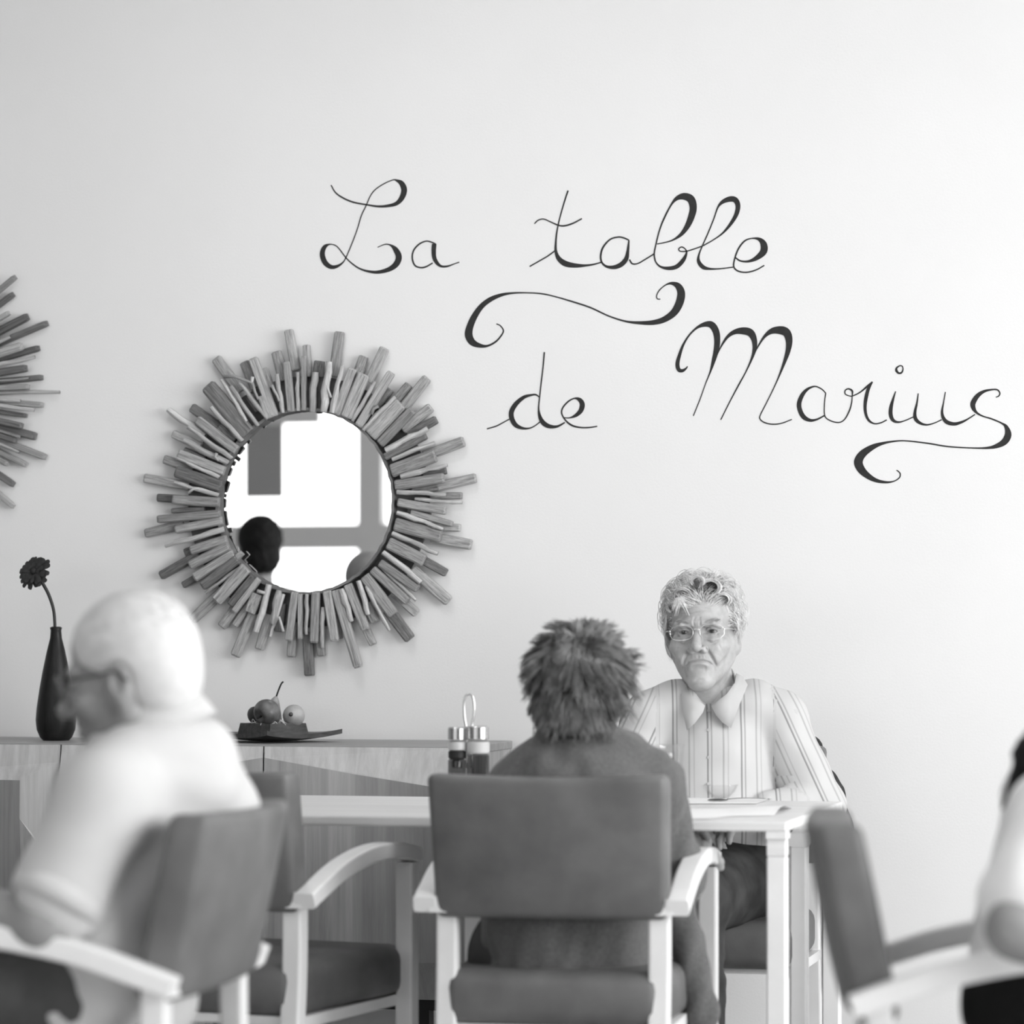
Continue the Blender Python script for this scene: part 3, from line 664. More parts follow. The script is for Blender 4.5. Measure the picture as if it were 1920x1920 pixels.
ch_c = place_chair(CH, T(1033, 1600, 5.75), math.radians(3), 'grey padded beech armchair holding the woman in the dark cardigan, its back turned')
ch_l = place_chair(copy_tree(CH), T(366, 1600, 5.95), math.radians(-9), 'empty grey padded beech armchair pushed up to the dining table beside the cardigan wearer')
MAN_RZ = face_dir(-math.cos(math.radians(11)), math.sin(math.radians(11)))
ch_m = place_chair(copy_tree(CH), T(402, 1600, 4.62), MAN_RZ, 'grey padded beech armchair under the man in the white polo shirt')
RP_RZ = face_dir(math.cos(math.radians(-4)), math.sin(math.radians(-4)))
ch_r = place_chair(copy_tree(CH), T(1600, 1600, 4.4), RP_RZ, 'grey padded beech armchair of the person in a loose white top')
ch_w = place_chair(copy_tree(CH), np.array([-1.228, 7.165, 0]), math.pi, 'grey padded beech armchair with a dark jacket on it, under the woman in glasses')

# ------------------------------------------------------------------ vase with a gerbera
vb = atY(105, 1388, 7.33); vb[2] = SB_Z
MPX = 7.33 / 0.937 / FPX                        # metres per pixel there
prof_px = [(0.1, 0), (24, 0), (30, 6), (36, 20), (38, 38), (36, 62), (31, 96), (25, 130), (17, 168), (11, 192), (10, 206), (11.5, 211), (8, 213), (7, 209), (6.5, 190)]
vs, fs = lathe([(r * MPX, z * MPX) for r, z in prof_px], 40)
va = new_obj('vase', vs, fs, M['darkwood'], None, True, vb)
tag(va, 'tall black turned wooden bottle vase on the sideboard', 'vase')
fl = empty('gerbera_flower', vb + np.array([0, 0, 210 * MPX]))
tag(fl, 'single dark gerbera with a bent stem standing in the black vase', 'flower')
M['petal'] = plain('dark_petal', 0.035, 0.6, noise=(90, 0.4))
M['stem'] = plain('dark_stem', 0.02, 0.5)
mz = MPX
path = catmull([(-1 * mz, 0, -17 * mz), (-2 * mz, 0, -8 * mz), (-2.5 * mz, 0, 10 * mz), (-5 * mz, 0, 35 * mz), (-13 * mz, -.004, 62 * mz), (-23 * mz, -.008, 82 * mz), (-26 * mz, -.012, 88 * mz)], 5)
vs, fs = tube(path, np.linspace(2.6, 3.4, len(path)) * mz, 8)
new_obj('stem', vs, fs, M['stem'], fl, True)
hc = np.array([-37 * mz, -.022, 106 * mz])        # flower centre
nrm = np.array([-.25, -.85, .30]); nrm /= np.linalg.norm(nrm)
e1 = np.cross(nrm, ZV); e1 /= np.linalg.norm(e1); e2 = np.cross(e1, nrm)
rr = random.Random(5)
for ring, (npet, L, wd, lift) in enumerate(((20, 34, 11.5, .10), (18, 28, 10, .30), (13, 16, 6, .5))):
    for k in range(npet):
        a = 2 * math.pi * (k + rr.uniform(-.25, .25)) / npet
        dr = math.cos(a) * e1 + math.sin(a) * e2
        sd = np.cross(nrm, dr)
        l = L * rr.uniform(.86, 1.08) * mz; ww = wd * rr.uniform(.8, 1.1) * mz
        lf = lift + rr.uniform(-.12, .12)
        rows = []
        for (f, wf) in ((.12, .35), (.45, .85), (.8, 1.0), (.96, .75), (1.0, .35)):
            p = hc + dr * l * f + nrm * (l * f * lf - l * .22 * f * f)
            rows.append((p - sd * ww * wf / 2, p + nrm * .0012 * (1 - f), p + sd * ww * wf / 2))
        top_ = [q for r_ in rows for q in r_]
        vs = top_ + [q - nrm * .0007 for q in top_]
        n = len(top_); fs = []
        for i in range(4):
            for j in range(2):
                a0 = i * 3 + j
                fs.append((a0, a0 + 1, a0 + 4, a0 + 3)); fs.append((n + a0 + 3, n + a0 + 4, n + a0 + 1, n + a0))
        new_obj('petal', vs, fs, M['petal'], fl, True)
vs, fs = [], []
bm = bmesh.new(); bmesh.ops.create_uvsphere(bm, u_segments=16, v_segments=10, radius=8 * mz)
for v in bm.verts: v.co = Vector(hc + nrm * .003) + v.co * (0.9 + .1 * math.sin(v.co.x * 9000))
bm_obj('flower_disc', bm, M['black'], fl, True)
bm = bmesh.new(); bmesh.ops.create_cone(bm, segments=12, radius1=3.5 * mz, radius2=9 * mz, depth=14 * mz, cap_ends=True)
qq = Vector(nrm).to_track_quat('Z', 'Y').to_matrix()
for v in bm.verts: v.co = Vector(hc - nrm * .010) + qq @ v.co
bm_obj('calyx', bm, M['stem'], fl, True)

# ------------------------------------------------------------------ fruit tray
tc_ = atY(512, 1392, 7.36); tc_[2] = SB_Z
mt = 7.36 / 0.955 / FPX
tray = empty('fruit_tray', tc_, math.radians(58))
tag(tray, 'square dark wooden tray with upturned corners and a raised square well, on the sideboard', 'tray')
def curved_square(h, z_mid, z_corner, th, n=12):
    vs, fs = [], []
    for lay in (0, 1):
        for i in range(n + 1):
            for j in range(n + 1):
                x = -h + 2 * h * i / n; y = -h + 2 * h * j / n
                r2 = (x * x + y * y) / (2 * h * h)
                vs.append((x, y, z_mid + (z_corner - z_mid) * r2 + (th if lay else 0)))
    N = (n + 1) ** 2
    for i in range(n):
        for j in range(n):
            a = i * (n + 1) + j
            fs.append((N + a, N + a + n + 1, N + a + n + 2, N + a + 1)); fs.append((a, a + 1, a + n + 2, a + n + 1))
    for i in range(n):
        for (a, b) in ((i * (n + 1), (i + 1) * (n + 1)), ((i + 1) * (n + 1) + n, i * (n + 1) + n), (i + 1, i), (n * (n + 1) + i, n * (n + 1) + i + 1)):
            fs.append((a, b, N + b, N + a))
    return vs, fs
hh = 0.118
vs, fs = curved_square(hh, 0.0012, 0.020, 0.011)
new_obj('plate', vs, fs, M['darkwood2'], tray, False)
bm = bmesh.new()
h0, h1, zb, zt = .062, .056, .011, .045
ringv = []
for (h, z) in ((h0, zb), (h1, zt), (h1 - .006, zt), (h1 - .006, zt - .008)):
    ringv.append([bm.verts.new((sx * h, sy * h, z)) for sx, sy in ((-1, -1), (1, -1), (1, 1), (-1, 1))])
for a, b in zip(ringv[:-1], ringv[1:]):
    for i in range(4): bm.faces.new((a[i], a[(i + 1) % 4], b[(i + 1) % 4], b[i]))
bm.faces.new(ringv[-1]); bm.faces.new(ringv[0][::-1])
bm_obj('well', bm, M['darkwood2'], tray)
M['shred'] = plain('pale_straw', 0.8, 0.6)
rr = random.Random(11)
parts = []
for k in range(46):
    c = np.array([rr.uniform(-.05, .05), rr.uniform(-.05, .05), zt - .006])
    a = rr.uniform(0, 6.28); L = rr.uniform(.012, .03)
    p = [c, c + np.array([math.cos(a) * L * .5, math.sin(a) * L * .5, rr.uniform(.004, .016)]), c + np.array([math.cos(a + .6) * L, math.sin(a + .6) * L, rr.uniform(.0, .006)])]
    parts.append(tube(catmull(p, 4), .0007, 4))
vs, fs = merge(parts)
so = new_obj('straw_filling', vs, fs, M['shred'], tray)
so['kind'] = 'stuff'
M['apple'] = plain('dark_apple_skin', 0.13, 0.35, noise=(35, 0.55))
M['apple2'] = plain('deep_red_apple_skin', 0.05, 0.35, noise=(35, 0.5))
M['pear'] = plain('pear_skin', 0.30, 0.5, noise=(60, 0.35))
M['onion'] = plain('pale_citrus_skin', 0.42, 0.4, noise=(40, 0.15), bump=(300, 0.1))
def fruit(name, label, cat, c, axis, r, mat, kind):
    """turned body about its own axis with a dimple (apple) or a neck (pear)"""
    prof = []
    for i in range(23):
        a = math.pi * i / 22
        if kind == 'apple':
            rad = math.sin(a) * (1 + .10 * math.cos(a)); z = math.cos(a) * .92 - .34 * math.exp(-(a / .38) ** 2) + .22 * math.exp(-((math.pi - a) / .35) ** 2)
        elif kind == 'pear':
            rad = math.sin(a) * (1.0 - .30 * max(0, math.cos(a)) ** .8); z = math.cos(a) * (1.0 + .75 * max(0, math.cos(a)) ** 2)
        else:
            rad = math.sin(a); z = math.cos(a) * (1 + .10 * max(0, math.cos(a)) ** 6)
        prof.append((max(rad, .004) * r, -z * r))
    root = empty(name, c)
    tag(root, label, cat)
    q = Vector(axis).normalized().to_track_quat('-Z', 'Y').to_matrix()
    vs, fs = lathe(prof, 28)
    new_obj('skin', [tuple(q @ Vector(v)) for v in vs], fs, mat, root, True)
    ax = np.array(Vector(axis).normalized())
    base = ax * r * {'apple': .60, 'pear': 1.7, 'orange': 1.05}[kind]
    if kind == 'pear':
        p = [base, base + ax * .010 + np.array([.002, 0, .004]), base + ax * .018 + np.array([.007, 0, .013]), base + ax * .02 + np.array([.012, 0, .017])]
        vs, fs = tube(catmull(p, 4), [.0021] * 13, 6); new_obj('stalk', vs, fs, M['black'], root, True)
    elif kind == 'orange':
        bm = bmesh.new(); bmesh.ops.create_uvsphere(bm, u_segments=10, v_segments=6, radius=.0055)
        for v in bm.verts: v.co += Vector(ax * r * 1.07)
        bm_obj('stalk_end', bm, M['apple2'], root, True)
    else:
        vs, fs = tube([ax * r * .5, ax * r * .72, ax * r * .95], [.0022] * 3, 6); new_obj('stalk', vs, fs, M['black'], root, True)
    return root
zt_ = SB_Z + .0385
def fpos(px, py, Y, r):
    p = atY(px, py, Y); return np.array([p[0], p[1], zt_ + r * .92])
fruit('apple', 'large mottled red apple lying in front on the fruit tray', 'apple', fpos(502, 1336, 7.335, .034), (-.55, -.75, -.38), .0345, M['apple'], 'apple')
fruit('apple', 'small dark apple half hidden at the back of the fruit tray', 'apple', fpos(484, 1341, 7.385, .026), (0, .2, 1), .0265, M['apple2'], 'apple')
fruit('pear', 'ripe pear with a long dark stalk on the fruit tray', 'pear', fpos(508, 1338, 7.40, .026), (.30, 0, 1), .028, M['pear'], 'pear')
fruit('orange', 'pale round citrus fruit with a dark stalk end on the fruit tray', 'fruit', fpos(551, 1338, 7.362, .0265), (.05, -.9, .12), .0268, M['onion'], 'orange')

# ------------------------------------------------------------------ condiment set on the table
cs = empty('condiment_set', (0, 0, 0))
tag(cs, 'steel condiment caddy with loop handle and two lidded pots on the table', 'condiment set')
CT = 6.42
M['pepper'] = plain('dark_spice', 0.008, 0.6)
M['salt'] = plain('white_spice', 0.55, 0.5)
def pot(px, w_px, y_top, parts_px):
    c = T(px, 1500, CT); s = CT / FPX
    for (nm, y0, y1, rf, mk) in parts_px:
        z0 = CAMZ - (y1 - HORIZON) * s; z1 = CAMZ - (y0 - HORIZON) * s
        r = w_px / 2 * s * rf; b = min(.003, (z1 - z0) * .3)
        vs, fs = lathe([(.0005, z0), (r - b - 1e-4, z0), (r - b, z0), (r, z0 + b), (r, z0 + b + 1e-4), (r, z1 - b - 1e-4), (r, z1 - b), (r - b, z1), (r - b - 1e-4, z1), (.0005, z1)], 32, (c[0], c[1], 0))
        new_obj(nm, vs, fs, M[mk], cs, True)
zt_px = HORIZON + (CAMZ - TB_Z - .006) * FPX / CT
M['pot_glass'] = plain('clear_pot_glass', 0.55, 0.08, 0.0); 
pot(857, 34, 1362, [('lid', 1363, 1389, 1.0, 'chrome'), ('pot', 1390, 1407, 1.0, 'salt'), ('spice', 1407, 1423, .97, 'pepper'), ('pot_base', 1423, zt_px, 1.0, 'smoked'), ('inner_cup', 1424, 1441, .6, 'chrome')])
pot(896, 44, 1360, [('lid', 1361, 1388, .93, 'chrome'), ('pot', 1390, 1413, 1.0, 'salt'), ('pot_base', 1414, zt_px, .98, 'smoked'), ('spice', 1424, 1440, .62, 'pepper')])
cc = T(876, 1500, CT); s_ = CT / FPX
pz = lambda y: CAMZ - (y - HORIZON) * s_
lp = [(-4, 1440), (-4.5, 1372), (-8, 1345), (-9, 1322), (-6, 1306), (0.5, 1301.5), (7, 1306), (10, 1322), (9, 1345), (6, 1362), (5.5, 1440)]
path = catmull([np.array([cc[0], cc[1], 0]) + RV * (a + 3) * s_ + ZV * pz(b) for a, b in lp], 6)
vs, fs = tube(path, .0026, 8); new_obj('handle', vs, fs, M['chrome'], cs, True)
bx = T(877, 1500, CT)
bm = bmesh.new(); bm_box(bm, (-.045, -.025, TB_Z), (.045, .025, TB_Z + .006), .002, 1)
bm_obj('base_tray', bm, M['chrome'], cs, False); cs.children[-1].location = (bx[0], bx[1], 0); cs.children[-1].rotation_euler = (0, 0, TH)

# ------------------------------------------------------------------ glassware and papers on the table
def vessel(name, label, cat, c, outer, th, mat='glass', n=40):
    inner = [(max(r - th, .0006), z) for r, z in outer[::-1] if z > outer[0][1] + th]
    prof = outer + inner + [(.0005, outer[0][1] + th)]
    vs, fs = lathe(prof, n)
    o = new_obj(name, vs, fs, M[mat], None, True, c)
    return tag(o, label, cat)
c = T(1009, 1480, 6.45); c[2] = TB_Z
vessel('carafe', 'clear glass carafe with a narrow neck half hidden behind the cardigan wearer', 'carafe', c,
       [(.0005, 0), (.038, 0), (.042, .006), (.043, .05), (.036, .08), (.020, .105), (.0125, .125), (.0115, .17), (.0135, .178)], .002)
c = T(1222, 1490, 6.48); c[2] = TB_Z
vessel('glass_bowl', 'wide clear glass salad bowl on the table behind the cardigan wearer', 'bowl', c,
       [(.0005, 0), (.034, 0), (.042, .008), (.056, .05), (.064, .10), (.066, .128)], .003)
c = atZ(1352, 1497, TB_Z); c[2] = TB_Z + .0012
vessel('dessert_dish', 'small clear glass dessert dish on the white placemat', 'dish', c,
       [(.0005, 0), (.016, 0), (.020, .003), (.030, .014), (.036, .026), (.037, .029)], .002)
spoon_c = atZ(1372, 1503, TB_Z); 
sp = empty('spoon', (spoon_c[0], spoon_c[1], TB_Z + .0035), .35)
tag(sp, 'dark steel spoon lying beside the small glass dessert dish', 'spoon')
bm = bmesh.new(); bmesh.ops.create_uvsphere(bm, u_segments=14, v_segments=8, radius=1)
for v in bm.verts: v.co = Vector((v.co.x * .022 - .03, v.co.y * .014, abs(v.co.z) * .004 - .0005))
M['steel_dark'] = plain('dull_steel', 0.28, 0.3, 1.0)
bm_obj('bowl', bm, M['steel_dark'], sp, True)
vs, fs = sweep(catmull([(-.01, 0, .002), (.03, 0, .004), (.08, 0, .002)], 5), .007, .002, (0, 1, 0)); new_obj('handle', vs, fs, M['steel_dark'], sp, True)
def sheet(name, label, px_pts, lift, wave=.002):
    P = [atZ(a, b, TB_Z) for a, b in px_pts]
    n = 10
    vs, fs = [], []
    for lay in (1, 0):
        for i in range(n + 1):
            for j in range(n + 1):
                u, v = i / n, j / n
                p = (P[0] * (1 - u) + P[1] * u) * (1 - v) + (P[3] * (1 - u) + P[2] * u) * v
                z = TB_Z + .0006 + (lift + wave * math.sin(u * 7 + v * 3)) * (4 * v * (1 - v)) * (.4 + .6 * u)
                vs.append((p[0], p[1], z + (.0006 if lay else 0)))
    N = (n + 1) ** 2
    for i in range(n):
        for j in range(n):
            a = i * (n + 1) + j
            fs.append((a, a + n + 1, a + n + 2, a + 1)); fs.append((N + a, N + a + 1, N + a + n + 2, N + a + n + 1))
    o = new_obj(name, vs, fs, M['paper'], None, True)
    return tag(o, label, name.split('_')[-1])
sheet('paper_placemat', 'white paper placemat in front of the woman in glasses', [(1250, 1508), (1418, 1508), (1455, 1495), (1290, 1495)], 0.0, 0.0)
sheet('folded_napkin', 'white folded paper napkin near the table edge by the cardigan sleeve', [(1255, 1533), (1452, 1530), (1484, 1517), (1290, 1517)], .010, .002)
sheet('paper_placemat', 'white paper placemat under the folded napkin', [(1240, 1537), (1330, 1537), (1400, 1526), (1270, 1526)], 0.0, 0.0)
# ------------------------------------------------------------------ solid modelling: distance fields -> one closed surface
class Field:
    def __init__(self, lo, hi, h):
        self.lo = np.asarray(lo, float); self.h = h
        n = np.ceil((np.asarray(hi) - self.lo) / h).astype(int) + 1
        self.ax = [self.lo[i] + h * np.arange(n[i]) for i in range(3)]
        self.d = np.full(n, 1.0, np.float32)
    def _sl(self, lo, hi):
        out = []
        for i in range(3):
            a = int(np.floor((lo[i] - self.lo[i]) / self.h)); b = int(np.ceil((hi[i] - self.lo[i]) / self.h)) + 1
            a = max(0, min(a, self.d.shape[i])); b = max(0, min(b, self.d.shape[i])); out.append(slice(a, b))
        return tuple(out)
    def _put(self, lo, hi, fn, k, mode):
        sl = self._sl(lo, hi)
        if any(s.stop - s.start <= 0 for s in sl): return
        X = self.ax[0][sl[0]][:, None, None]; Y = self.ax[1][sl[1]][None, :, None]; Z = self.ax[2][sl[2]][None, None, :]
        b = fn(X, Y, Z).astype(np.float32); a = self.d[sl]
        if mode == 'sub':
            b = -b
            hh = np.clip(.5 - .5 * (b - a) / k, 0, 1); r = b * (1 - hh) + a * hh; r = a * hh + b * (1 - hh) + k * hh * (1 - hh)
            r = np.maximum(a, b) if k <= 0 else r
        else:
            hh = np.clip(.5 + .5 * (b - a) / k, 0, 1); r = b * (1 - hh) + a * hh - k * hh * (1 - hh)
        self.d[sl] = r
    def cap(self, a, b, ra, rb, k=.01, mode='add', flat=None):
        a = np.asarray(a, float); b = np.asarray(b, float); ba = b - a; L2 = max(float(ba @ ba), 1e-12); m = max(ra, rb) + .04 + k
        def fn(X, Y, Z):
            t = np.clip(((X - a[0]) * ba[0] + (Y - a[1]) * ba[1] + (Z - a[2]) * ba[2]) / L2, 0, 1)
            return np.sqrt((X - a[0] - t * ba[0]) ** 2 + (Y - a[1] - t * ba[1]) ** 2 + (Z - a[2] - t * ba[2]) ** 2) - (ra + (rb - ra) * t)
        self._put(np.minimum(a, b) - m, np.maximum(a, b) + m, fn, k, mode); return self
    def chain(self, pts, rs, k=.01, mode='add'):
        for i in range(len(pts) - 1): self.cap(pts[i], pts[i + 1], rs[i], rs[i + 1], k, mode)
        return self
    def ell(self, c, r, k=.01, mode='add', R=None):
        c = np.asarray(c, float); r = np.asarray(r, float); m = float(max(r)) + .04 + k
        Rm = np.eye(3) if R is None else np.asarray(R)
        def fn(X, Y, Z):
            x, y, z = X - c[0], Y - c[1], Z - c[2]
            u = (Rm[0, 0] * x + Rm[1, 0] * y + Rm[2, 0] * z); v = (Rm[0, 1] * x + Rm[1, 1] * y + Rm[2, 1] * z); w_ = (Rm[0, 2] * x + Rm[1, 2] * y + Rm[2, 2] * z)
            k0 = np.sqrt((u / r[0]) ** 2 + (v / r[1]) ** 2 + (w_ / r[2]) ** 2); k1 = np.sqrt((u / r[0] ** 2) ** 2 + (v / r[1] ** 2) ** 2 + (w_ / r[2] ** 2) ** 2)
            return k0 * (k0 - 1) / np.maximum(k1, 1e-6)
        self._put(c - m, c + m, fn, k, mode); return self
    def box(self, c, half, rnd, k=.01, mode='add', R=None):
        c = np.asarray(c, float); half = np.asarray(half, float); m = float(np.linalg.norm(half)) + rnd + .03 + k
        Rm = np.eye(3) if R is None else np.asarray(R)
        def fn(X, Y, Z):
            x, y, z = X - c[0], Y - c[1], Z - c[2]
            q = [np.abs(Rm[0, i] * x + Rm[1, i] * y + Rm[2, i] * z) - (half[i] - rnd) for i in range(3)]
            return np.sqrt(sum(np.maximum(a, 0) ** 2 for a in q)) + np.minimum(np.maximum(np.maximum(q[0], q[1]), q[2]), 0) - rnd
        self._put(c - m, c + m, fn, k, mode); return self
    def mesh(self):
        d = self.d; s = d < 0
        n0, n1, n2 = d.shape
        cor = [(i, j, k) for i in (0, 1) for j in (0, 1) for k in (0, 1)]
        cnt = np.zeros((n0 - 1, n1 - 1, n2 - 1), np.int8)
        for (i, j, k) in cor: cnt += s[i:n0 - 1 + i, j:n1 - 1 + j, k:n2 - 1 + k]
        act = np.argwhere((cnt > 0) & (cnt < 8))
        if len(act) == 0: return np.zeros((0, 3)), []
        idx = np.full(cnt.shape, -1, np.int32); idx[act[:, 0], act[:, 1], act[:, 2]] = np.arange(len(act))
        val = np.stack([d[act[:, 0] + i, act[:, 1] + j, act[:, 2] + k] for (i, j, k) in cor], 1).astype(float)
        pos = np.zeros((len(act), 3)); w_ = np.zeros(len(act))
        C = np.array(cor, float)
        for a in range(8):
            for b in range(a + 1, 8):
                if np.abs(C[a] - C[b]).sum() != 1: continue
                m = (val[:, a] < 0) != (val[:, b] < 0)
                t = np.where(m, val[:, a] / np.where(m, val[:, a] - val[:, b], 1), 0)
                pos += m[:, None] * (C[a] + t[:, None] * (C[b] - C[a])); w_ += m
        V = self.lo + self.h * (act + pos / w_[:, None])
        Fs = []
        for ax in range(3):
            u, v = (ax + 1) % 3, (ax + 2) % 3
            sl0 = [slice(None)] * 3; sl1 = [slice(None)] * 3
            sl0[ax] = slice(0, -1); sl1[ax] = slice(1, None)
            A = s[tuple(sl0)]; B = s[tuple(sl1)]
            e = np.argwhere(A != B)
            ok = (e[:, u] > 0) & (e[:, v] > 0) & (e[:, u] < d.shape[u] - 1) & (e[:, v] < d.shape[v] - 1)
            e = e[ok]
            ins = A[e[:, 0], e[:, 1], e[:, 2]]
            def g(du, dv):
                q = e.copy(); q[:, u] -= du; q[:, v] -= dv
                return idx[q[:, 0], q[:, 1], q[:, 2]]
            Q = np.stack([g(1, 1), g(0, 1), g(0, 0), g(1, 0)], 1)
            Q[~ins] = Q[~ins][:, ::-1]
            Fs.append(Q[(Q >= 0).all(1)])
        return V, np.vstack(Fs)
def vnormals(V, Q):
    a, b, c, d = (V[Q[:, i]] for i in range(4))
    n = np.cross(c - a, d - b); N = np.zeros_like(V)
    for i in range(4): np.add.at(N, Q[:, i], n)
    return N / (np.linalg.norm(N, axis=1)[:, None] + 1e-12)
def relax(V, Q, it=1, f=.5):
    for _ in range(it):
        S = np.zeros_like(V); c = np.zeros(len(V))
        for i in range(4):
            for j in (1, 3):
                np.add.at(S, Q[:, i], V[Q[:, (i + j) % 4]]); np.add.at(c, Q[:, i], 1)
        V = V * (1 - f) + f * S / np.maximum(c, 1)[:, None]
    return V
def folds(V, Q, amp, seed, wl=(.035, .11), dirs=None, n=9):
    r = np.random.RandomState(seed); N = vnormals(V, Q); s = np.zeros(len(V))
    warp = np.stack([np.sin(V @ r.normal(size=3) * 14 + r.uniform(0, 6)) for _ in range(3)], 1) * .012
    for i in range(n):
        k = r.normal(size=3)
        if dirs is not None: k = k * .35 + np.asarray(dirs)
        k = k / np.linalg.norm(k) * 2 * math.pi / r.uniform(*wl)
        w_ = np.sin((V + warp) @ k + r.uniform(0, 6)); s += np.sign(w_) * np.abs(w_) ** 1.4 * .5 + .5 * w_
    m = np.sin(V @ r.normal(size=3) * 9 + r.uniform(0, 6)) * .5 + .6
    return V + N * (amp * s / math.sqrt(n) * m)[:, None]
def surf(name, V, Q, mat, parent=None, attr=None):
    me = bpy.data.meshes.new(name)
    Q = np.asarray(Q, np.int32)
    me.vertices.add(len(V)); me.vertices.foreach_set('co', np.asarray(V, np.float32).ravel())
    me.loops.add(Q.size); me.loops.foreach_set('vertex_index', Q.ravel())
    me.polygons.add(len(Q)); me.polygons.foreach_set('loop_start', np.arange(0, Q.size, 4, dtype=np.int32))
    me.polygons.foreach_set('use_smooth', np.ones(len(Q), bool))
    me.update(calc_edges=True); me.validate()
    if attr is not None:
        at = me.attributes.new('stripe', 'FLOAT', 'POINT'); at.data.foreach_set('value', np.asarray(attr, np.float32))
    me.materials.append(mat)
    o = bpy.data.objects.new(name, me); COL.objects.link(o)
    if parent is not None: o.parent = parent
    return o
def joinQ(parts):
    V, Q, n = [], [], 0
    for v, q in parts:
        V.append(v); Q.append(np.asarray(q) + n); n += len(v)
    return np.vstack(V), np.vstack(Q)
def frame_of(fwd, roll=0.0, pitch=0.0):
    """columns: local x (the person's left), y (backwards), z (up); pitch > 0 looks down"""
    f = np.asarray(fwd, float); f = f - ZV * f[2]; f /= np.linalg.norm(f)
    x = np.cross(ZV, f); y = -f
    R = np.stack([x, y, ZV], 1)
    cp, sp = math.cos(pitch), math.sin(pitch)
    Rp = np.array([[1, 0, 0], [0, cp, -sp], [0, sp, cp]])
    cr, sr = math.cos(roll), math.sin(roll)
    Rr = np.array([[cr, 0, sr], [0, 1, 0], [-sr, 0, cr]])
    return R @ Rp @ Rr
def strands(roots_paths, r0, r1):
    """many thin three-sided hairs: array (n, m, 3)"""
    P = np.asarray(roots_paths, float); n, m, _ = P.shape
    t = np.gradient(P, axis=1); t /= np.linalg.norm(t, axis=2)[:, :, None] + 1e-9
    ref = np.array([.3, .5, .81]); a = np.cross(t, ref); a /= np.linalg.norm(a, axis=2)[:, :, None] + 1e-9
    b = np.cross(t, a)
    rad = (r0 + (r1 - r0) * np.linspace(0, 1, m) ** 1.5)[None, :, None]
    ring = [P + rad * (math.cos(q) * a + math.sin(q) * b) for q in (0, 2.094, 4.189)]
    V = np.stack(ring, 2).reshape(-1, 3)                      # ((n*m)*3)
    base = (np.arange(n)[:, None] * m + np.arange(m - 1)[None, :]).ravel() * 3
    Q = []
    for k in range(3):
        k2 = (k + 1) % 3
        Q.append(np.stack([base + k, base + k2, base + 3 + k2, base + 3 + k], 1))
    return V, np.vstack(Q)

# ------------------------------------------------------------------ materials of people
M['skin_f'] = plain('elderly_skin', 0.42, 0.5, noise=(70, 0.10), bump=(160, 0.10))
M['skin_m'] = plain('tanned_skin', 0.25, 0.5, noise=(30, 0.12), bump=(120, 0.05))
M['hair_w'] = plain('white_hair', 0.74, 0.5, noise=(45, 0.25))
M['hair_g'] = plain('grey_hair', 0.22, 0.55, noise=(30, 0.6))
M['hair_d'] = plain('black_hair', 0.012, 0.6, spec=0.12)
M['hair_s'] = plain('short_white_hair', 0.60, 0.7, noise=(50, 0.06))
M['hair_r'] = plain('dark_hair_base', 0.05, 0.8)
M['brow'] = plain('grey_eyebrow', 0.36, 0.7)
M['cardigan'] = plain('dark_grey_wool', 0.115, 0.95, noise=(160, 0.18), bump=(420, 0.35), spec=0.1, sheen=0.25)
M['jeans'] = plain('dark_denim', 0.045, 0.9, noise=(14, 0.5), bump=(400, 0.12), spec=0.15)
M['trousers'] = plain('charcoal_trousers', 0.08, 0.9, noise=(10, 0.3), spec=0.15)
M['black_cloth'] = plain('black_cloth', 0.012, 0.9, spec=0.1)
M['polo'] = plain('white_polo_cotton', 0.54, 0.9, noise=(20, 0.02), spec=0.15)
M['whitetop'] = plain('white_loose_cotton', 0.82, 0.9, spec=0.15)
M['jacket'] = plain('dark_fleece_jacket', 0.05, 0.95, noise=(90, 0.4), bump=(300, 0.3), spec=0.1)
M['shoe'] = plain('black_shoe_leather', 0.03, 0.4)
M['button'] = plain('pale_button', 0.5, 0.3)
M['specs'] = plain('pale_gold_wire', 0.75, 0.25, 1.0)
M['specs_dark'] = plain('dark_spectacle_frame', 0.03, 0.4)
def striped():
    m, nt, b = _bsdf('striped_shirt_cotton')
    b.inputs['Roughness'].default_value = 0.9; b.inputs['Specular IOR Level'].default_value = 0.15
    at = nt.nodes.new('ShaderNodeAttribute'); at.attribute_name = 'stripe'
    dv = nt.nodes.new('ShaderNodeMath'); dv.operation = 'DIVIDE'; dv.inputs[1].default_value = 0.073
    fr_ = nt.nodes.new('ShaderNodeMath'); fr_.operation = 'FRACT'
    rp = nt.nodes.new('ShaderNodeValToRGB'); rp.color_ramp.interpolation = 'LINEAR'
    W_ = .57
    stops = [(0, .27), (.040, .27), (.065, W_), (.105, W_), (.125, .36), (.150, .36), (.170, W_), (.45, W_), (.47, .40), (.50, .40), (.52, W_), (.60, W_), (.615, .46), (.635, .46), (.655, W_), (.975, W_)]
    el = rp.color_ramp.elements
    el[0].position, el[0].color = stops[0][0], g3(stops[0][1]); el[1].position, el[1].color = stops[-1][0], g3(stops[-1][1])
    for p, c in stops[1:-1]:
        e = el.new(p); e.color = g3(c)
    nt.links.new(at.outputs['Fac'], dv.inputs[0]); nt.links.new(dv.outputs[0], fr_.inputs[0]); nt.links.new(fr_.outputs[0], rp.inputs[0]); nt.links.new(rp.outputs[0], b.inputs['Base Color'])
    return m
M['striped'] = striped()
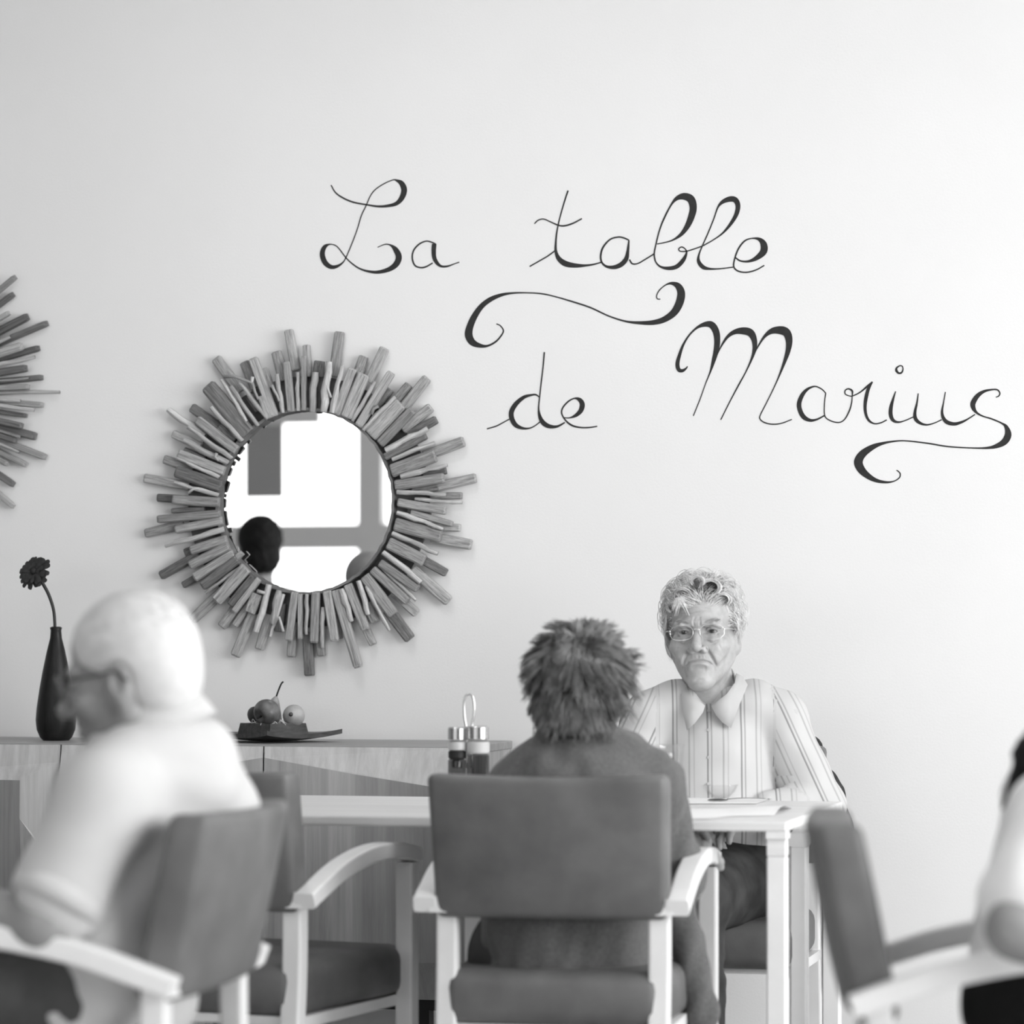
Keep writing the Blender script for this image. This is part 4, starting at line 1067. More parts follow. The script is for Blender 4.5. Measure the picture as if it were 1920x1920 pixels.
def eye_mat():
    m, nt, b = _bsdf('eye_white_and_iris')
    b.inputs['Roughness'].default_value = 0.08
    tc = nt.nodes.new('ShaderNodeTexCoord'); sp_ = nt.nodes.new('ShaderNodeSeparateXYZ'); cb = nt.nodes.new('ShaderNodeCombineXYZ')
    ln = nt.nodes.new('ShaderNodeVectorMath'); ln.operation = 'LENGTH'
    nt.links.new(tc.outputs['Object'], sp_.inputs[0]); nt.links.new(sp_.outputs[0], cb.inputs[0]); nt.links.new(sp_.outputs[2], cb.inputs[2]); nt.links.new(cb.outputs[0], ln.inputs[0])
    rp = nt.nodes.new('ShaderNodeValToRGB'); el = rp.color_ramp.elements
    el[0].position, el[0].color = 0.0, g3(.004); el[1].position, el[1].color = .0064, g3(.38)
    e = el.new(.0030); e.color = g3(.006); e = el.new(.0036); e.color = g3(.06); e = el.new(.0060); e.color = g3(.03)
    nt.links.new(ln.outputs['Value'], rp.inputs[0]); nt.links.new(rp.outputs[0], b.inputs['Base Color'])
    return m
M['eye'] = eye_mat()

# ------------------------------------------------------------------ heads (local: x the person's left, -y the face, z up, origin between the eyes)
def crease(V, line, depth, width, both=False):
    """press a soft groove (or raise a ridge, depth < 0) along a line given in face coordinates (x, z)"""
    for sx in ((1, -1) if both else (1,)):
        P = catmull([(a * sx, b) for a, b in line], 6); d2 = np.full(len(V), 1e9); wt = np.zeros(len(V))
        for k in range(len(P) - 1):
            a, b = P[k], P[k + 1]; ba = b - a; L = max(ba @ ba, 1e-12)
            t = np.clip(((V[:, 0] - a[0]) * ba[0] + (V[:, 2] - a[1]) * ba[1]) / L, 0, 1)
            q = (V[:, 0] - a[0] - t * ba[0]) ** 2 + (V[:, 2] - a[1] - t * ba[1]) ** 2
            m = q < d2; d2[m] = q[m]; f = (k + t) / (len(P) - 1); wt[m] = np.minimum(1, 5 * np.minimum(f, 1 - f) + .35)[m]
        V[:, 1] += np.where(V[:, 1] < -.035, depth * wt * np.exp(-d2 / width ** 2), 0)
    return V
def head_mesh(h=.004, aged=False, full=True):
    F = Field((-.105, -.135, -.215), (.105, .135, .150), h)
    F.ell((0, .016, .043), (.0735, .094, .077))
    F.ell((0, -.016, -.030), (.060, .070, .088), .02)
    for s in (-1, 1):
        F.cap((s * .050, .012, -.058), (s * .013, -.057, -.108), .018, .017, .02)      # jaw
        F.ell((s * .043, -.050, -.030), (.025, .026, .024), .02)                         # cheek
        F.cap((s * .010, -.081, .018), (s * .046, -.067, .018), .0095, .0085, .012)      # brow ridge
    F.ell((0, -.062, -.110), (.022, .021, .017), .02)                                    # chin
    F.ell((0, -.064, -.068), (.031, .022, .026), .018)                                   # muzzle
    for s in (-1, 1):
        F.ell((s * .0315, -.090, -.001), (.0215, .018, .0150), .009, 'sub')               # sockets
    F.chain([(0, -.078, .012), (0, -.093, -.012), (0, -.108, -.034)], [.0070, .0082, .0118], .009)
    for s in (-1, 1):
        F.ell((s * .0150, -.0915, -.0405), (.0090, .0115, .0085), .005)
        if full: F.ell((s * .0070, -.1035, -.0480), (.0042, .0060, .0034), .002, 'sub')
    F.cap((0, .022, -.080), (0, .044, -.215), .050, .054, .025)                          # neck
    if full:
        for s in (-1, 1):
            cx = s * .0315
            F.chain([(cx - .015, -.0705, -.0010), (cx - .008, -.0790, .0050), (cx, -.0810, .0068), (cx + .008, -.0790, .0050), (cx + .015, -.0705, -.0010)], [.0024] * 5, .0025)
            F.chain([(cx - .014, -.0705, -.0020), (cx - .007, -.0765, -.0060), (cx, -.0780, -.0072), (cx + .007, -.0765, -.0060), (cx + .014, -.0705, -.0020)], [.0024] * 5, .0025)
            if aged:
                F.chain([(cx - s * .014, -.0770, -.011), (cx, -.0800, -.0175), (cx + s * .014, -.0720, -.0150)], [.0040, .0054, .004], .007)     # bag
                F.chain([(cx - s * .012, -.0850, .0130), (cx + s * .004, -.0845, .0155), (cx + s * .019, -.0730, .0080)], [.0044, .0050, .004], .005)   # heavy lid
    if aged:
        for s in (-1, 1):
            F.ell((s * .037, -.0660, -.050), (.014, .014, .022), .012)                    # sagging cheek
            F.cap((s * .020, -.010, -.120), (s * .011, -.003, -.205), .010, .008, .006)   # neck cords
    for s in (-1, 1):                                                                     # ears
        F.ell((s * .060, .010, -.024), (.017, .024, .036), .012)
        R = np.array([[math.cos(s * .35), -math.sin(s * .35), 0], [math.sin(s * .35), math.cos(s * .35), 0], [0, 0, 1]])
        F.ell((s * .078, .018, -.012), (.0085, .018, .032), .008, 'add', R)
        F.ell((s * .086, .014, -.008), (.0070, .0095, .019), .004, 'sub', R)
        F.ell((s * .074, .012, -.040), (.007, .009, .011), .008)
    V, Q = F.mesh()
    if not full: return V, Q
    dn = .0075 if aged else .001
    mouth = [(-.0310, -.0665 - dn), (-.019, -.0665), (0, -.0640), (.018, -.0670), (.0290, -.0670 - dn)]
    V = crease(V, [(a * .8, b - .0065) for a, b in mouth], -.0030, .0042)
    V = crease(V, [(a * .8, b + .0045) for a, b in mouth], -.0014, .0032)
    V = crease(V, mouth, .0060, .0021)
    V = crease(V, [(-.018, -.083), (0, -.0815), (.018, -.083)], .0032, .0055)
    V = crease(V, [(.0185, -.036), (.0205, -.043), (.0175, -.049)], .0028, .0022, True)
    V = crease(V, [(0, -.052), (0, -.058)], .0012, .0030)
    if aged:
        V = crease(V, [(.024, -.034), (.033, -.050), (.041, -.066), (.043, -.078)], -.0018, .0060, True)
        V = crease(V, [(.0175, -.035), (.0255, -.050), (.0335, -.066), (.0370, -.080)], .0052, .0027, True)
        V = crease(V, [(.0320, -.075), (.0320, -.088), (.0280, -.101)], .0036, .0026, True)
        V = crease(V, [(.018, -.0165), (.0305, -.0255), (.045, -.0215)], .0026, .0024, True)
        V = crease(V, [(.020, -.0110), (.0305, -.0125), (.042, -.0090)], .0012, .0016, True)
        V = crease(V, [(.019, .0085), (.031, .0118), (.045, .0050)], .0022, .0018, True)
        V = crease(V, [(.0065, .012), (.0075, .022), (.0050, .033)], .0026, .0020, True)
        V = crease(V, [(.000, .006), (.0, .010)], .0015, .0060)
        for z, wv in ((.042, 0.), (.051, 1.5), (.060, 3.)):
            V = crease(V, [(x, z + .0022 * math.sin(x * 90 + wv)) for x in np.linspace(-.038, .038, 7)], .0014, .0022)
        for q in range(3): V = crease(V, [(.049, .002 - q * .006), (.058, .006 - q * .011)], .0016, .0018, True)
        V = crease(V, [(.046, -.030), (.050, -.045), (.047, -.062)], .0012, .0022, True)
        V = crease(V, [(.052, -.040), (.054, -.056), (.049, -.074)], .0012, .0022, True)
        V = crease(V, [(-.010, -.108), (0, -.1065), (.010, -.108)], .0014, .0030)
        for x in (-.016, -.008, 0, .008, .015): V = crease(V, [(x, -.054), (x * 1.05, -.061)], .0007, .0013)
        V = crease(V, [(-.02, -.003), (0, -.0015), (.02, -.003)], .0006, .0015)
    return V, Q

def hand_mesh(wrist, direction, palm_normal, curl=.5, side=1, h=.003, scale=1.0):
    """palm, four unequal bent fingers and a thumb leaving the side of the palm"""
    d = np.asarray(direction, float); d /= np.linalg.norm(d)
    n = np.asarray(palm_normal, float); n = n - d * (n @ d); n /= np.linalg.norm(n)
    x = np.cross(d, n) * side
    w0 = np.asarray(wrist, float); S = scale
    F = Field(w0 - .16 * S, w0 + .22 * S * np.abs(1), h)
    Rm = np.stack([x, d, n], 1)
    F.cap(w0 - d * .04 * S, w0 + d * .02 * S, .026 * S, .027 * S, .01)
    F.box(w0 + d * .050 * S, (.039 * S, .046 * S, .0135 * S), .012 * S, .012, 'add', Rm)
    for i, (ox, L) in enumerate(((-.029, .064), (-.0095, .074), (.0105, .069), (.0285, .054))):
        p = w0 + d * (.088 - .006 * abs(i - 1.3)) * S + x * ox * S
        a = 0.0; pts = [p - d * .02 * S, p]; dd = d
        for j, seg in enumerate((.42, .33, .27)):
            a += curl * (.55 + .25 * j)
            dd = d * math.cos(a) - n * math.sin(a)
            p = p + dd * L * seg * S; pts.append(p)
        F.chain(pts, [.0095 * S, .0093 * S, .0088 * S, .0080 * S, .0068 * S], .003)
    b = w0 + d * .022 * S - x * .028 * S
    t1 = b + (d * .6 - x * .72 - n * .3) * .036 * S; t2 = t1 + (d * .85 - x * .25 - n * .45) * .030 * S; t3 = t2 + (d * .9 - n * .45) * .024 * S
    F.chain([b, t1, t2, t3], [.0125 * S, .0115 * S, .0100 * S, .0078 * S], .006)
    return F.mesh()

def body_bounds(J, m=.22):
    P = np.array(list(J.values())); return P.min(0) - m, P.max(0) + m
def skin_body(J, h=.008, girth=1.0):
    """the whole figure under the clothes: trunk, limbs and feet in one surface"""
    lo, hi = body_bounds(J); lo[2] = -.03
    F = Field(lo, hi, h); g = girth; k = .04
    F.chain([J['neck'] + ZV * .05, J['neck']], [.045, .052], .02)
    F.chain([J['neck'] - ZV * .06, J['chest'], J['belly'], J['pelvis']], [.075 * g, .105 * g, .11 * g, .115 * g], k)
    for s in 'LR':
        F.cap(J['neck'] - ZV * .03, J['sh' + s], .045, .046, k)
        F.chain([J['sh' + s], J['el' + s], J['wr' + s]], [.047 * g, .036 * g, .025], .02)
        F.chain([J['hip' + s], J['kn' + s], J['an' + s]], [.078 * g, .052 * g, .036], .03)
        toe = J['an' + s] + J['foot'] * .13
        F.cap(np.array([*J['an' + s][:2], .045]), np.array([*toe[:2], .035]), .036, .03, .02)
    return F.mesh()
def top_field(J, h, r=1.0, sleeve=1.0, loose=.0, hem=.0, wide=None, chest=(.118, .128, .13), arm_k=.03):
    lo, hi = body_bounds(J, .26); F = Field(lo, hi, h); k = .05
    c0, c1, c2 = (x * r for x in chest)
    F.chain([J['neck'] - ZV * .035, J['chest'], J['belly'], J['pelvis'] - ZV * hem], [.068, c0, c1, c2], k)
    if wide is not None:            # broaden the trunk sideways
        for s in (-1, 1):
            F.chain([J['chest'] + wide * s, J['belly'] + wide * s, J['pelvis'] + wide * s - ZV * hem], [c0 * .9, c1 * .92, c2 * .94], k)
    for s in 'LR':
        F.chain([J['neck'] - ZV * .025, J['neck'] * .45 + J['sh' + s] * .55 + ZV * .002, J['sh' + s]], [.052, .058, .062 + loose * .5], .035)
        el, wr, sh = J['el' + s], J['wr' + s], J['sh' + s]
        if sleeve <= 1.0:
            e = sh + (el - sh) * sleeve
            F.cap(sh, e, .062 + loose, .054 + loose, .03)
        else:
            F.chain([sh, el, el + (wr - el) * (sleeve - 1)], [.060 + loose, .050 + loose, .041 + loose * .7], arm_k)
    return F
def legs_mesh(J, h=.008, r=1.0, loose=.012):
    lo, hi = body_bounds(J, .2); lo[2] = 0.03; F = Field(lo, hi, h)
    F.cap(J['hipL'], J['hipR'], .105 * r, .105 * r, .05)
    F.cap(J['pelvis'], (J['hipL'] + J['hipR']) / 2, .12 * r, .10 * r, .05)
    for s in 'LR':
        F.chain([J['hip' + s], J['kn' + s], J['an' + s] + ZV * .0], [.083 * r + loose, .064 * r + loose, .050 * r + loose], .03)
    return F.mesh()
def shoes(J, root):
    for s in 'LR':
        a = np.array([*J['an' + s][:2], .05]); t = a + J['foot'] * .15 - ZV * .012
        F = Field(np.minimum(a, t) - .12, np.maximum(a, t) + .12, .006)
        F.cap(a - J['foot'] * .04, t, .044, .036, .01); F.cap(a, a + ZV * .03, .044, .042, .01)
        F.box(np.array([*((a + t) / 2)[:2], -.05]), (.3, .3, .052), .001, .002, 'sub')
        V, Q = F.mesh(); surf('shoe', V, Q, M['shoe'], root)
def place(V, R, o, s=1.0): return (V * s) @ R.T + o
def pixel_hit(objs, px, py):
    """first point of the given meshes along a pixel's ray"""
    from mathutils.bvhtree import BVHTree
    d = T(px, py, 1.0) - T(px, py, 0.0); best = None
    for o in objs:
        key = o.name
        if key not in BVH:
            me = o.data; BVH[key] = BVHTree.FromPolygons([v.co for v in me.vertices], [p.vertices[:] for p in me.polygons])
        hit = BVH[key].ray_cast(Vector((0, 0, CAMZ)), Vector(d).normalized())
        if hit[0] is not None and (best is None or hit[3] < best[1]): best = (np.array(hit[0]), hit[3], np.array(hit[1]))
    return best
BVH = {}
# ------------------------------------------------------------------ helpers for hair
def on_ell(n, c, r, keep, seed):
    rs_ = np.random.RandomState(seed); out = []
    while len(out) < n:
        v = rs_.normal(size=(n * 3, 3)); v /= np.linalg.norm(v, axis=1)[:, None]
        p = np.asarray(c) + v * np.asarray(r)
        out += [q for q in p if keep(q)]
    return np.array(out[:n]), rs_
def comb(P, c, r, dirfn, L, steps, lift, rs_):
    """hairs that lie along a scalp ellipsoid: step along a direction field and fall back on the surface"""
    c = np.asarray(c); r = np.asarray(r); n = len(P)
    paths = np.zeros((n, steps, 3)); cur = P.copy(); Ls = L * rs_.uniform(.7, 1.15, n)
    ph = rs_.uniform(0, 6.28, n); lv = rs_.uniform(.6, 1.15, n)
    for k in range(steps):
        s = k / (steps - 1)
        nrm = (cur - c) / r ** 2; nrm /= np.linalg.norm(nrm, axis=1)[:, None]
        off = lift * np.sin(math.pi * min(1, s * 1.05)) * lv + .001
        paths[:, k] = cur + nrm * off[:, None]
        d = dirfn(cur, s, ph); d = d - nrm * np.sum(d * nrm, 1)[:, None]; d /= np.linalg.norm(d, axis=1)[:, None] + 1e-9
        cur = cur + d * (Ls / (steps - 1))[:, None]
        q = (cur - c) / r; cur = c + r * q / np.linalg.norm(q, axis=1)[:, None]
    return paths
def person_root(V, Q, mat, label):
    o = surf('person', V, Q, mat)
    return tag(o, label, 'person')
def add_eyes(root, R, o, s, look=(0, -1, 0)):
    for sx in (-1, 1):
        bm = bmesh.new(); bmesh.ops.create_uvsphere(bm, u_segments=24, v_segments=16, radius=.0122 * s)
        e = bm_obj('eye', bm, M['eye'], root, True)
        c = place(np.array([[sx * .0315, -.0675, -.0002]]), R, o, s)[0]
        e.matrix_local = Matrix.Translation(Vector(c)) @ Matrix([[*R[0]], [*R[1]], [*R[2]]]).to_4x4()
def limb_down(kn, z=.07, d=(0, 0)): return np.array([kn[0] + d[0], kn[1] + d[1], z])

# ================================================================== the woman in glasses, behind the table
t2 = 6.97
J = dict(neck=T(1334, 1306, t2 + .02), chest=T(1338, 1405, t2 + .02), belly=T(1342, 1525, t2 + .01), pelvis=T(1346, 1640, t2 + .05),
         shL=T(1458, 1350, t2 + .01), shR=T(1220, 1352, t2 + .01), elL=T(1532, 1510, t2 - .03), elR=T(1150, 1505, t2 - .03),
         wrL=T(1428, 1525, t2 - .11), wrR=T(1262, 1530, t2 - .11),
         hipL=T(1402, 1650, t2 + .02), hipR=T(1292, 1650, t2 + .02), knL=T(1288, 1688, 6.60), knR=T(1205, 1690, 6.62), foot=-DV)
J['anL'] = limb_down(J['knL'], .075, (0, .08)); J['anR'] = limb_down(J['knR'], .075, (0, .08))
hv, hq = head_mesh(.0017, aged=True)
f2 = -DV * math.cos(math.radians(11)) - RV * math.sin(math.radians(11))
R2 = frame_of(f2, roll=math.radians(-2.5), pitch=math.radians(-2)); o2 = T(1317, 1187, t2 - .01); s2 = .97
bv, bq = skin_body(J, .009, .92)
hl = hand_mesh(J['wrL'], (J['wrL'] - J['elL']) + np.array([0, 0, -.03]), ZV + DV * .2, .45, -1)
hr_ = hand_mesh(J['wrR'], (J['wrR'] - J['elR']) + np.array([0, 0, -.03]), ZV + DV * .2, .45, 1)
V, Q = joinQ([(bv, bq), (place(hv, R2, o2, s2), hq), hl, hr_])
w2 = person_root(V, Q, M['skin_f'], 'white-haired woman in glasses and striped shirt facing us across the table')
add_eyes(w2, R2, o2, s2)
# shirt
wide = RV * .032
F = top_field(J, .0065, .90, sleeve=1.85, loose=.006, hem=.02, wide=wide, chest=(.112, .116, .122), arm_k=.012)
F.cap(J['elL'], J['elL'] - ZV * .045 + RV * .006, .048, .036, .02)               # cloth hanging under the elbow
F.chain([T(1329, 1262, t2 - .02), T(1328, 1300, t2 - .07), T(1327, 1318, t2 - .12)], [.046, .030, .008], .01, 'sub')   # open neck
V, Q = F.mesh(); V = folds(V, Q, .0058, 21, (.06, .16))
u = V @ RV
def arm_coord(V, sh, el):
    ax = (el - sh) / np.linalg.norm(el - sh); nn = np.cross(ax, DV); nn /= np.linalg.norm(nn)
    return (V - sh) @ nn, np.linalg.norm((V - sh) - np.clip((V - sh) @ ax, -.02, 1)[:, None] * ax, axis=1)
att = u - J['chest'] @ RV + .0215
for s in 'LR':
    cx, dist = arm_coord(V, J['sh' + s], J['el' + s])
    outw = (V - J['sh' + s]) @ RV * (1 if s == 'L' else -1)
    on = (outw > -.012) & (dist < .075)
    att = np.where(on, cx * 1.0 + .5, att)
shirt = surf('shirt', V, Q, M['striped'], w2, att)
# turned-back cuff
ce = J['shL'] + (J['elL'] - J['shL']) * .80
F = Field(ce - .11, ce + .11, .005); ax = (J['elL'] - J['shL']); ax /= np.linalg.norm(ax)
F.cap(ce - RV * .012 - ax * .018, ce - RV * .012 + ax * .018, .055, .060, .006)
V, Q = F.mesh(); V = folds(V, Q, .002, 5); cx, _ = arm_coord(V, J['shL'], J['elL']); surf('sleeve_fold', V, Q, M['striped'], shirt, cx + .52)
# collar flaps and placket buttons
def flap(px3, name='collar_flap'):
    P = []
    for a, b, t in px3:
        hit = pixel_hit([shirt], a, b)
        P.append(T(a, b, min(t, float(hit[0] @ DV) - .008) if hit is not None else t))
    P = np.array(P); n = len(P); c = P.mean(0) - DV * .001
    off = DV * .005
    vs = np.vstack([P, P + off, [c], [c + off]]); fs = []
    for i in range(n):
        j = (i + 1) % n
        fs += [(i, j, 2 * n), (n + j, n + i, 2 * n + 1), (j, i, n + i, n + j)]
    bm = bmesh.new(); bvv = [bm.verts.new(v) for v in vs]
    for f in fs: bm.faces.new([bvv[i] for i in f])
    bmesh.ops.recalc_face_normals(bm, faces=bm.faces)
    ob = bm_obj(name, bm, M['polo'], shirt, True)
    return ob
tf = t2 - .088
flap([(1286, 1288, t2 - .03), (1296, 1303, tf + .028), (1322, 1323, tf - .002), (1318, 1336, tf - .010), (1303, 1356, tf - .016), (1288, 1369, tf - .012), (1281, 1340, tf + .01), (1277, 1303, t2 - .015)])
flap([(1380, 1262, t2 - .01), (1378, 1280, t2 - .04), (1362, 1302, tf + .020), (1334, 1323, tf - .002), (1342, 1340, tf - .012), (1355, 1355, tf - .016), (1371, 1365, tf - .012), (1385, 1325, tf + .01), (1402, 1284, t2 - .02), (1393, 1268, t2 + .01)])
F = Field(J['neck'] - .14, J['neck'] + .14, .005)                                  # collar stand round the neck
nk = T(1331, 1292, t2 + .03)
F.cap(nk - ZV * .030, nk + ZV * .012, .066, .060, .01); F.cap(nk - ZV * .05 - DV * .02, nk + ZV * .06 - DV * .02, .052, .050, .004, 'sub')
F.ell(nk - DV * .075 + ZV * .012, (.05, .05, .032), .01, 'sub', np.stack([RV, DV, ZV], 1))
V, Q = F.mesh(); surf('collar_stand', V, Q, M['polo'], shirt)
for py in (1333, 1369, 1420, 1470):
    hit = pixel_hit([shirt], 1329, py)
    if hit:
        bm = bmesh.new(); bmesh.ops.create_cone(bm, segments=14, radius1=.0042, radius2=.0037, depth=.0025, cap_ends=True)
        qm = Vector(hit[2]).to_track_quat('Z', 'Y').to_matrix()
        for v in bm.verts: v.co = qm @ v.co + Vector(hit[0] + hit[2] * .001)
        bm_obj('button', bm, M['button'], shirt)
V, Q = legs_mesh(J, .0075, 1.05, .012); V = folds(V, Q, .003, 8, (.04, .12)); surf('jeans', V, Q, M['jeans'], w2)
shoes(J, w2)
# hair: white waves swept off the forehead
HC, HR = np.array((0, .024, .048)), np.array((.0775, .093, .076))
F = Field((-.12, -.13, -.12), (.12, .15, .16), .004)
F.ell(HC, HR + .001); F.ell((0, .062, -.025), (.064, .048, .060), .02)
F.ell((0, -.105, -.020), (.068, .075, .093), .008, 'sub')
F.box((0, -.060, -.085), (.14, .075, .060), .01, .008, 'sub'); F.ell((.088, .0, -.024), (.034, .040, .044), .006, 'sub')
V, Q = F.mesh(); parts = [(V, Q)]
def keep(p): return (p[2] > .010 and (p[2] > .052 or p[1] > -.030)) or (p[1] > .03 and p[2] > -.03) or (p[0] < -.05 and p[2] > -.03 and p[1] > -.03)
P, rs_ = on_ell(7000, HC, HR, keep, 4)
def dir2(p, s, ph):
    side = np.tanh((p[:, 0] - .016) / .022)
    d = np.zeros_like(p)
    w_ = np.sin(s * 5.5 + p[:, 1] * 45 + p[:, 2] * 25)
    d[:, 0] = side * (.55 + .5 * s) + .35 * w_; d[:, 1] = .45 - .25 * w_; d[:, 2] = .55 * (1 - 2.4 * s) - .9 * (np.abs(p[:, 0]) > .062) + .25 * w_
    d += np.sin(ph * 7)[:, None] * .12
    return d
parts.append(strands(comb(P, HC, HR, dir2, .075, 11, .013, rs_), .0008, .0003))
P, rs_ = on_ell(700, HC, HR, keep, 6)
parts.append(strands(comb(P, HC, HR + .003, dir2, .085, 11, .022, rs_), .0007, .0003))
# a raised curl over the brow and locks beside the face
rs_ = np.random.RandomState(9); curls = []
for (cx, cz, rad, sx, n) in ((.030, .098, .021, 1, 260), (-.034, .082, .020, -1, 120), (-.055, .058, .015, -1, 110), (.056, .070, .016, 1, 110), (.004, .112, .014, 1, 70)):
    for i in range(n):
        ph = rs_.uniform(-.3, .3); r_ = rad * rs_.uniform(.75, 1.1); yy = -.062 + rs_.uniform(-.016, .022) + abs(cx) * .45
        a0 = 3.5 + ph; tt = np.linspace(0, 4.3, 9)
        curls.append(np.stack([cx + sx * r_ * np.cos(a0 - tt) * 1.1, np.full(9, yy) - .012 * np.sin(tt * .7), cz + r_ * np.sin(a0 - tt) * .85], 1))
parts.append(strands(curls, .0009, .0004))
wisp = []
for i in range(40):
    x0 = rs_.uniform(-.045, -.030); tt = np.linspace(0, 1, 9)
    wisp.append(np.stack([x0 - .012 * tt + .028 * (i % 3 == 0) * tt, -.082 - .006 * np.sin(tt * 3), .078 - rs_.uniform(.018, .045) * tt], 1))
for i in range(170):     # hair in front of the ear on both sides
    sx = -1 if i % 3 else 1
    y0 = rs_.uniform(-.030, .010); z0 = rs_.uniform(.02, .045); tt = np.linspace(0, 1, 9)
    wisp.append(np.stack([sx * (.0755 + .009 * np.sin(tt * 3.1) - .004 * tt), y0 + .020 * tt * (1 if sx > 0 else .4), z0 - (rs_.uniform(.03, .05) if sx > 0 else rs_.uniform(.05, .085)) * tt], 1))
parts.append(strands(wisp, .0008, .0003))
V, Q = joinQ(parts); surf('hair', place(V, R2, o2, s2), Q, M['hair_w'], w2)
dk = []
for (x0, x1, z0, z1, n) in ((.020, .048, .080, .102, 150), (-.004, .014, .084, .100, 60)):
    for i in range(n):
        x = rs_.uniform(x0, x1); z = rs_.uniform(z0, z1); tt = np.linspace(0, 1, 5)
        yb = -.058 + abs(x) * .5 - (z < .08) * .008
        dk.append(np.stack([x + .012 * tt * np.sign(x), yb - .012 * np.sin(tt * 2.5), z + .010 * tt], 1))
V, Q = strands(dk, .0011, .0005); surf('dark_hair', place(V, R2, o2, s2), Q, M['hair_g'], w2)  # darker grey strands around the brow curl
for sx in (-1, 1):
    br = []
    for i in range(45):
        q = rs_.uniform(0, 1); tt = np.linspace(0, 1, 4)
        x = .016 + .030 * q
        br.append(np.stack([sx * (x + .006 * tt), np.full(4, -.0925 + .016 * q) , .019 + .006 * math.sin(q * 2.6) + rs_.uniform(-.002, .002) + .002 * tt], 1))
    V, Q = strands(br, .0006, .0003); surf('eyebrow', place(V, R2, o2, s2), Q, M['brow'], w2)
# spectacles
gl = empty('eyeglasses', (0, 0, 0)); tag(gl, 'thin gold-wire eyeglasses on the face of the white-haired woman', 'glasses')
def loc(p): return place(np.asarray(p, float), R2, o2, s2)
for sx in (-1, 1):
    a = np.linspace(0, 2 * math.pi, 33)
    ex = np.sign(np.cos(a)) * np.abs(np.cos(a)) ** .8 * .0265; ez = np.sign(np.sin(a)) * np.abs(np.sin(a)) ** .8 * .0165
    rim = np.stack([sx * .034 + ex, -.1005 + .0055 * (np.abs(sx * .034 + ex) / .06) ** 2 * 2.2, -.002 + ez], 1)
    vs, fs = tube(loc(rim), .00075, 6, False); new_obj('rim', vs, fs, M['specs'], gl, True)
    lv = loc(np.vstack([rim[:-1], rim[:-1] + [0, .0012, 0]])); n = 32
    new_obj('lens', lv, [tuple(range(n)), tuple(range(2 * n - 1, n - 1, -1))] + [(i, (i + 1) % n, n + (i + 1) % n, n + i) for i in range(n)], M['glass'], gl)
    tp = [(sx * .0605, -.0885, .003), (sx * .070, -.070, .004), (sx * .0785, -.02, .004), (sx * .081, .012, .003), (sx * .080, .030, -.014)]
    vs, fs = tube(loc(catmull(tp, 5)), .0010, 6); new_obj('temple', vs, fs, M['specs'], gl, True)
    bm = bmesh.new(); bmesh.ops.create_uvsphere(bm, u_segments=8, v_segments=6, radius=.0017)
    c = loc([[sx * .0605, -.0900, .003]])[0]
    for v in bm.verts: v.co += Vector(c)
    bm_obj('hinge', bm, M['specs'], gl, True)
vs, fs = tube(loc(catmull([(-.0085, -.1005, .002), (-.004, -.1035, .0045), (.004, -.1035, .0045), (.0085, -.1005, .002)], 5)), .0009, 6); new_obj('bridge', vs, fs, M['specs'], gl, True)
# her jacket, hung over the chair back
jx, jy = -1.228, 7.185
F = Field((jx - .36, jy - .22, .22), (jx + .36, jy + .2, 1.0), .008)
F.box((jx, jy + .035, .68), (.205, .030, .19), .028, .02); F.box((jx, jy, .66), (.226, .045, .09), .028, .02); F.box((jx, jy - .035, .80), (.205, .030, .075), .028, .02)
F.box((jx + .03, jy + .045, .52), (.20, .026, .13), .024, .03)
F.chain([(jx + .165, jy + .02, .82), (jx + .220, jy + .02, .74), (jx + .244, jy + .02, .64), (jx + .228, jy - .0, .42), (jx + .232, jy - .01, .315)], [.035, .036, .036, .032, .022], .02)
F.chain([(jx - .205, jy + .02, .83), (jx - .225, jy + .02, .62), (jx - .215, jy + .02, .42)], [.035, .038, .034], .02)
F.box((jx, 7.165, .70), (.19, .028, .125), .01, .004, 'sub')
V, Q = F.mesh(); V = folds(V, Q, .004, 31)
jk = surf('jacket', V, Q, M['jacket']); tag(jk, 'dark fleece jacket hung over the chair of the woman in glasses', 'jacket')
zp = [T(1562, 1858, 7.10), T(1565, 1868, 7.10), T(1567, 1884, 7.10)]
vs, fs = tube(zp, [.003, .004, .004], 6); new_obj('zip_pull', vs, fs, M['black'], jk)

# ================================================================== the woman in the cardigan, back to us
t1 = 5.93
FW = np.array([math.sin(math.radians(-3)), math.cos(math.radians(-3)), 0])
J = dict(neck=T(1094, 1395, t1), chest=T(1092, 1500, t1 - .02), belly=T(1075, 1650, t1 - .01), pelvis=T(1058, 1775, t1),
         shL=T(982, 1486, t1 + .0), shR=T(1216, 1476, t1 + .0), elL=T(935, 1640, t1 + .04), elR=T(1262, 1635, t1 + .04), wrL=T(990, 1600, t1 + .27), wrR=T(1276, 1588, t1 + .16),
         hipL=T(985, 1795, t1 + .02), hipR=T(1125, 1795, t1 + .02), knL=T(985, 1755, t1 + .46), knR=T(1140, 1755, t1 + .46), foot=FW)
J['anL'] = limb_down(J['knL'], .075, (0, -.08)); J['anR'] = limb_down(J['knR'], .075, (0, -.08))
hv, hq = head_mesh(.004, full=False)
R1 = frame_of(FW, pitch=math.radians(10)); o1 = T(1092, 1298, t1 + .03); s1 = .95
bv, bq = skin_body(J, .009, .95)
hl = hand_mesh(J['wrL'], FW + RV * .3, ZV, .4, 1); hr_ = hand_mesh(J['wrR'], FW * .97 + RV * .10 - ZV * .03, ZV + RV * .1, .35, -1)
V, Q = joinQ([(bv, bq), (place(hv, R1, o1, s1), hq), hl, hr_])
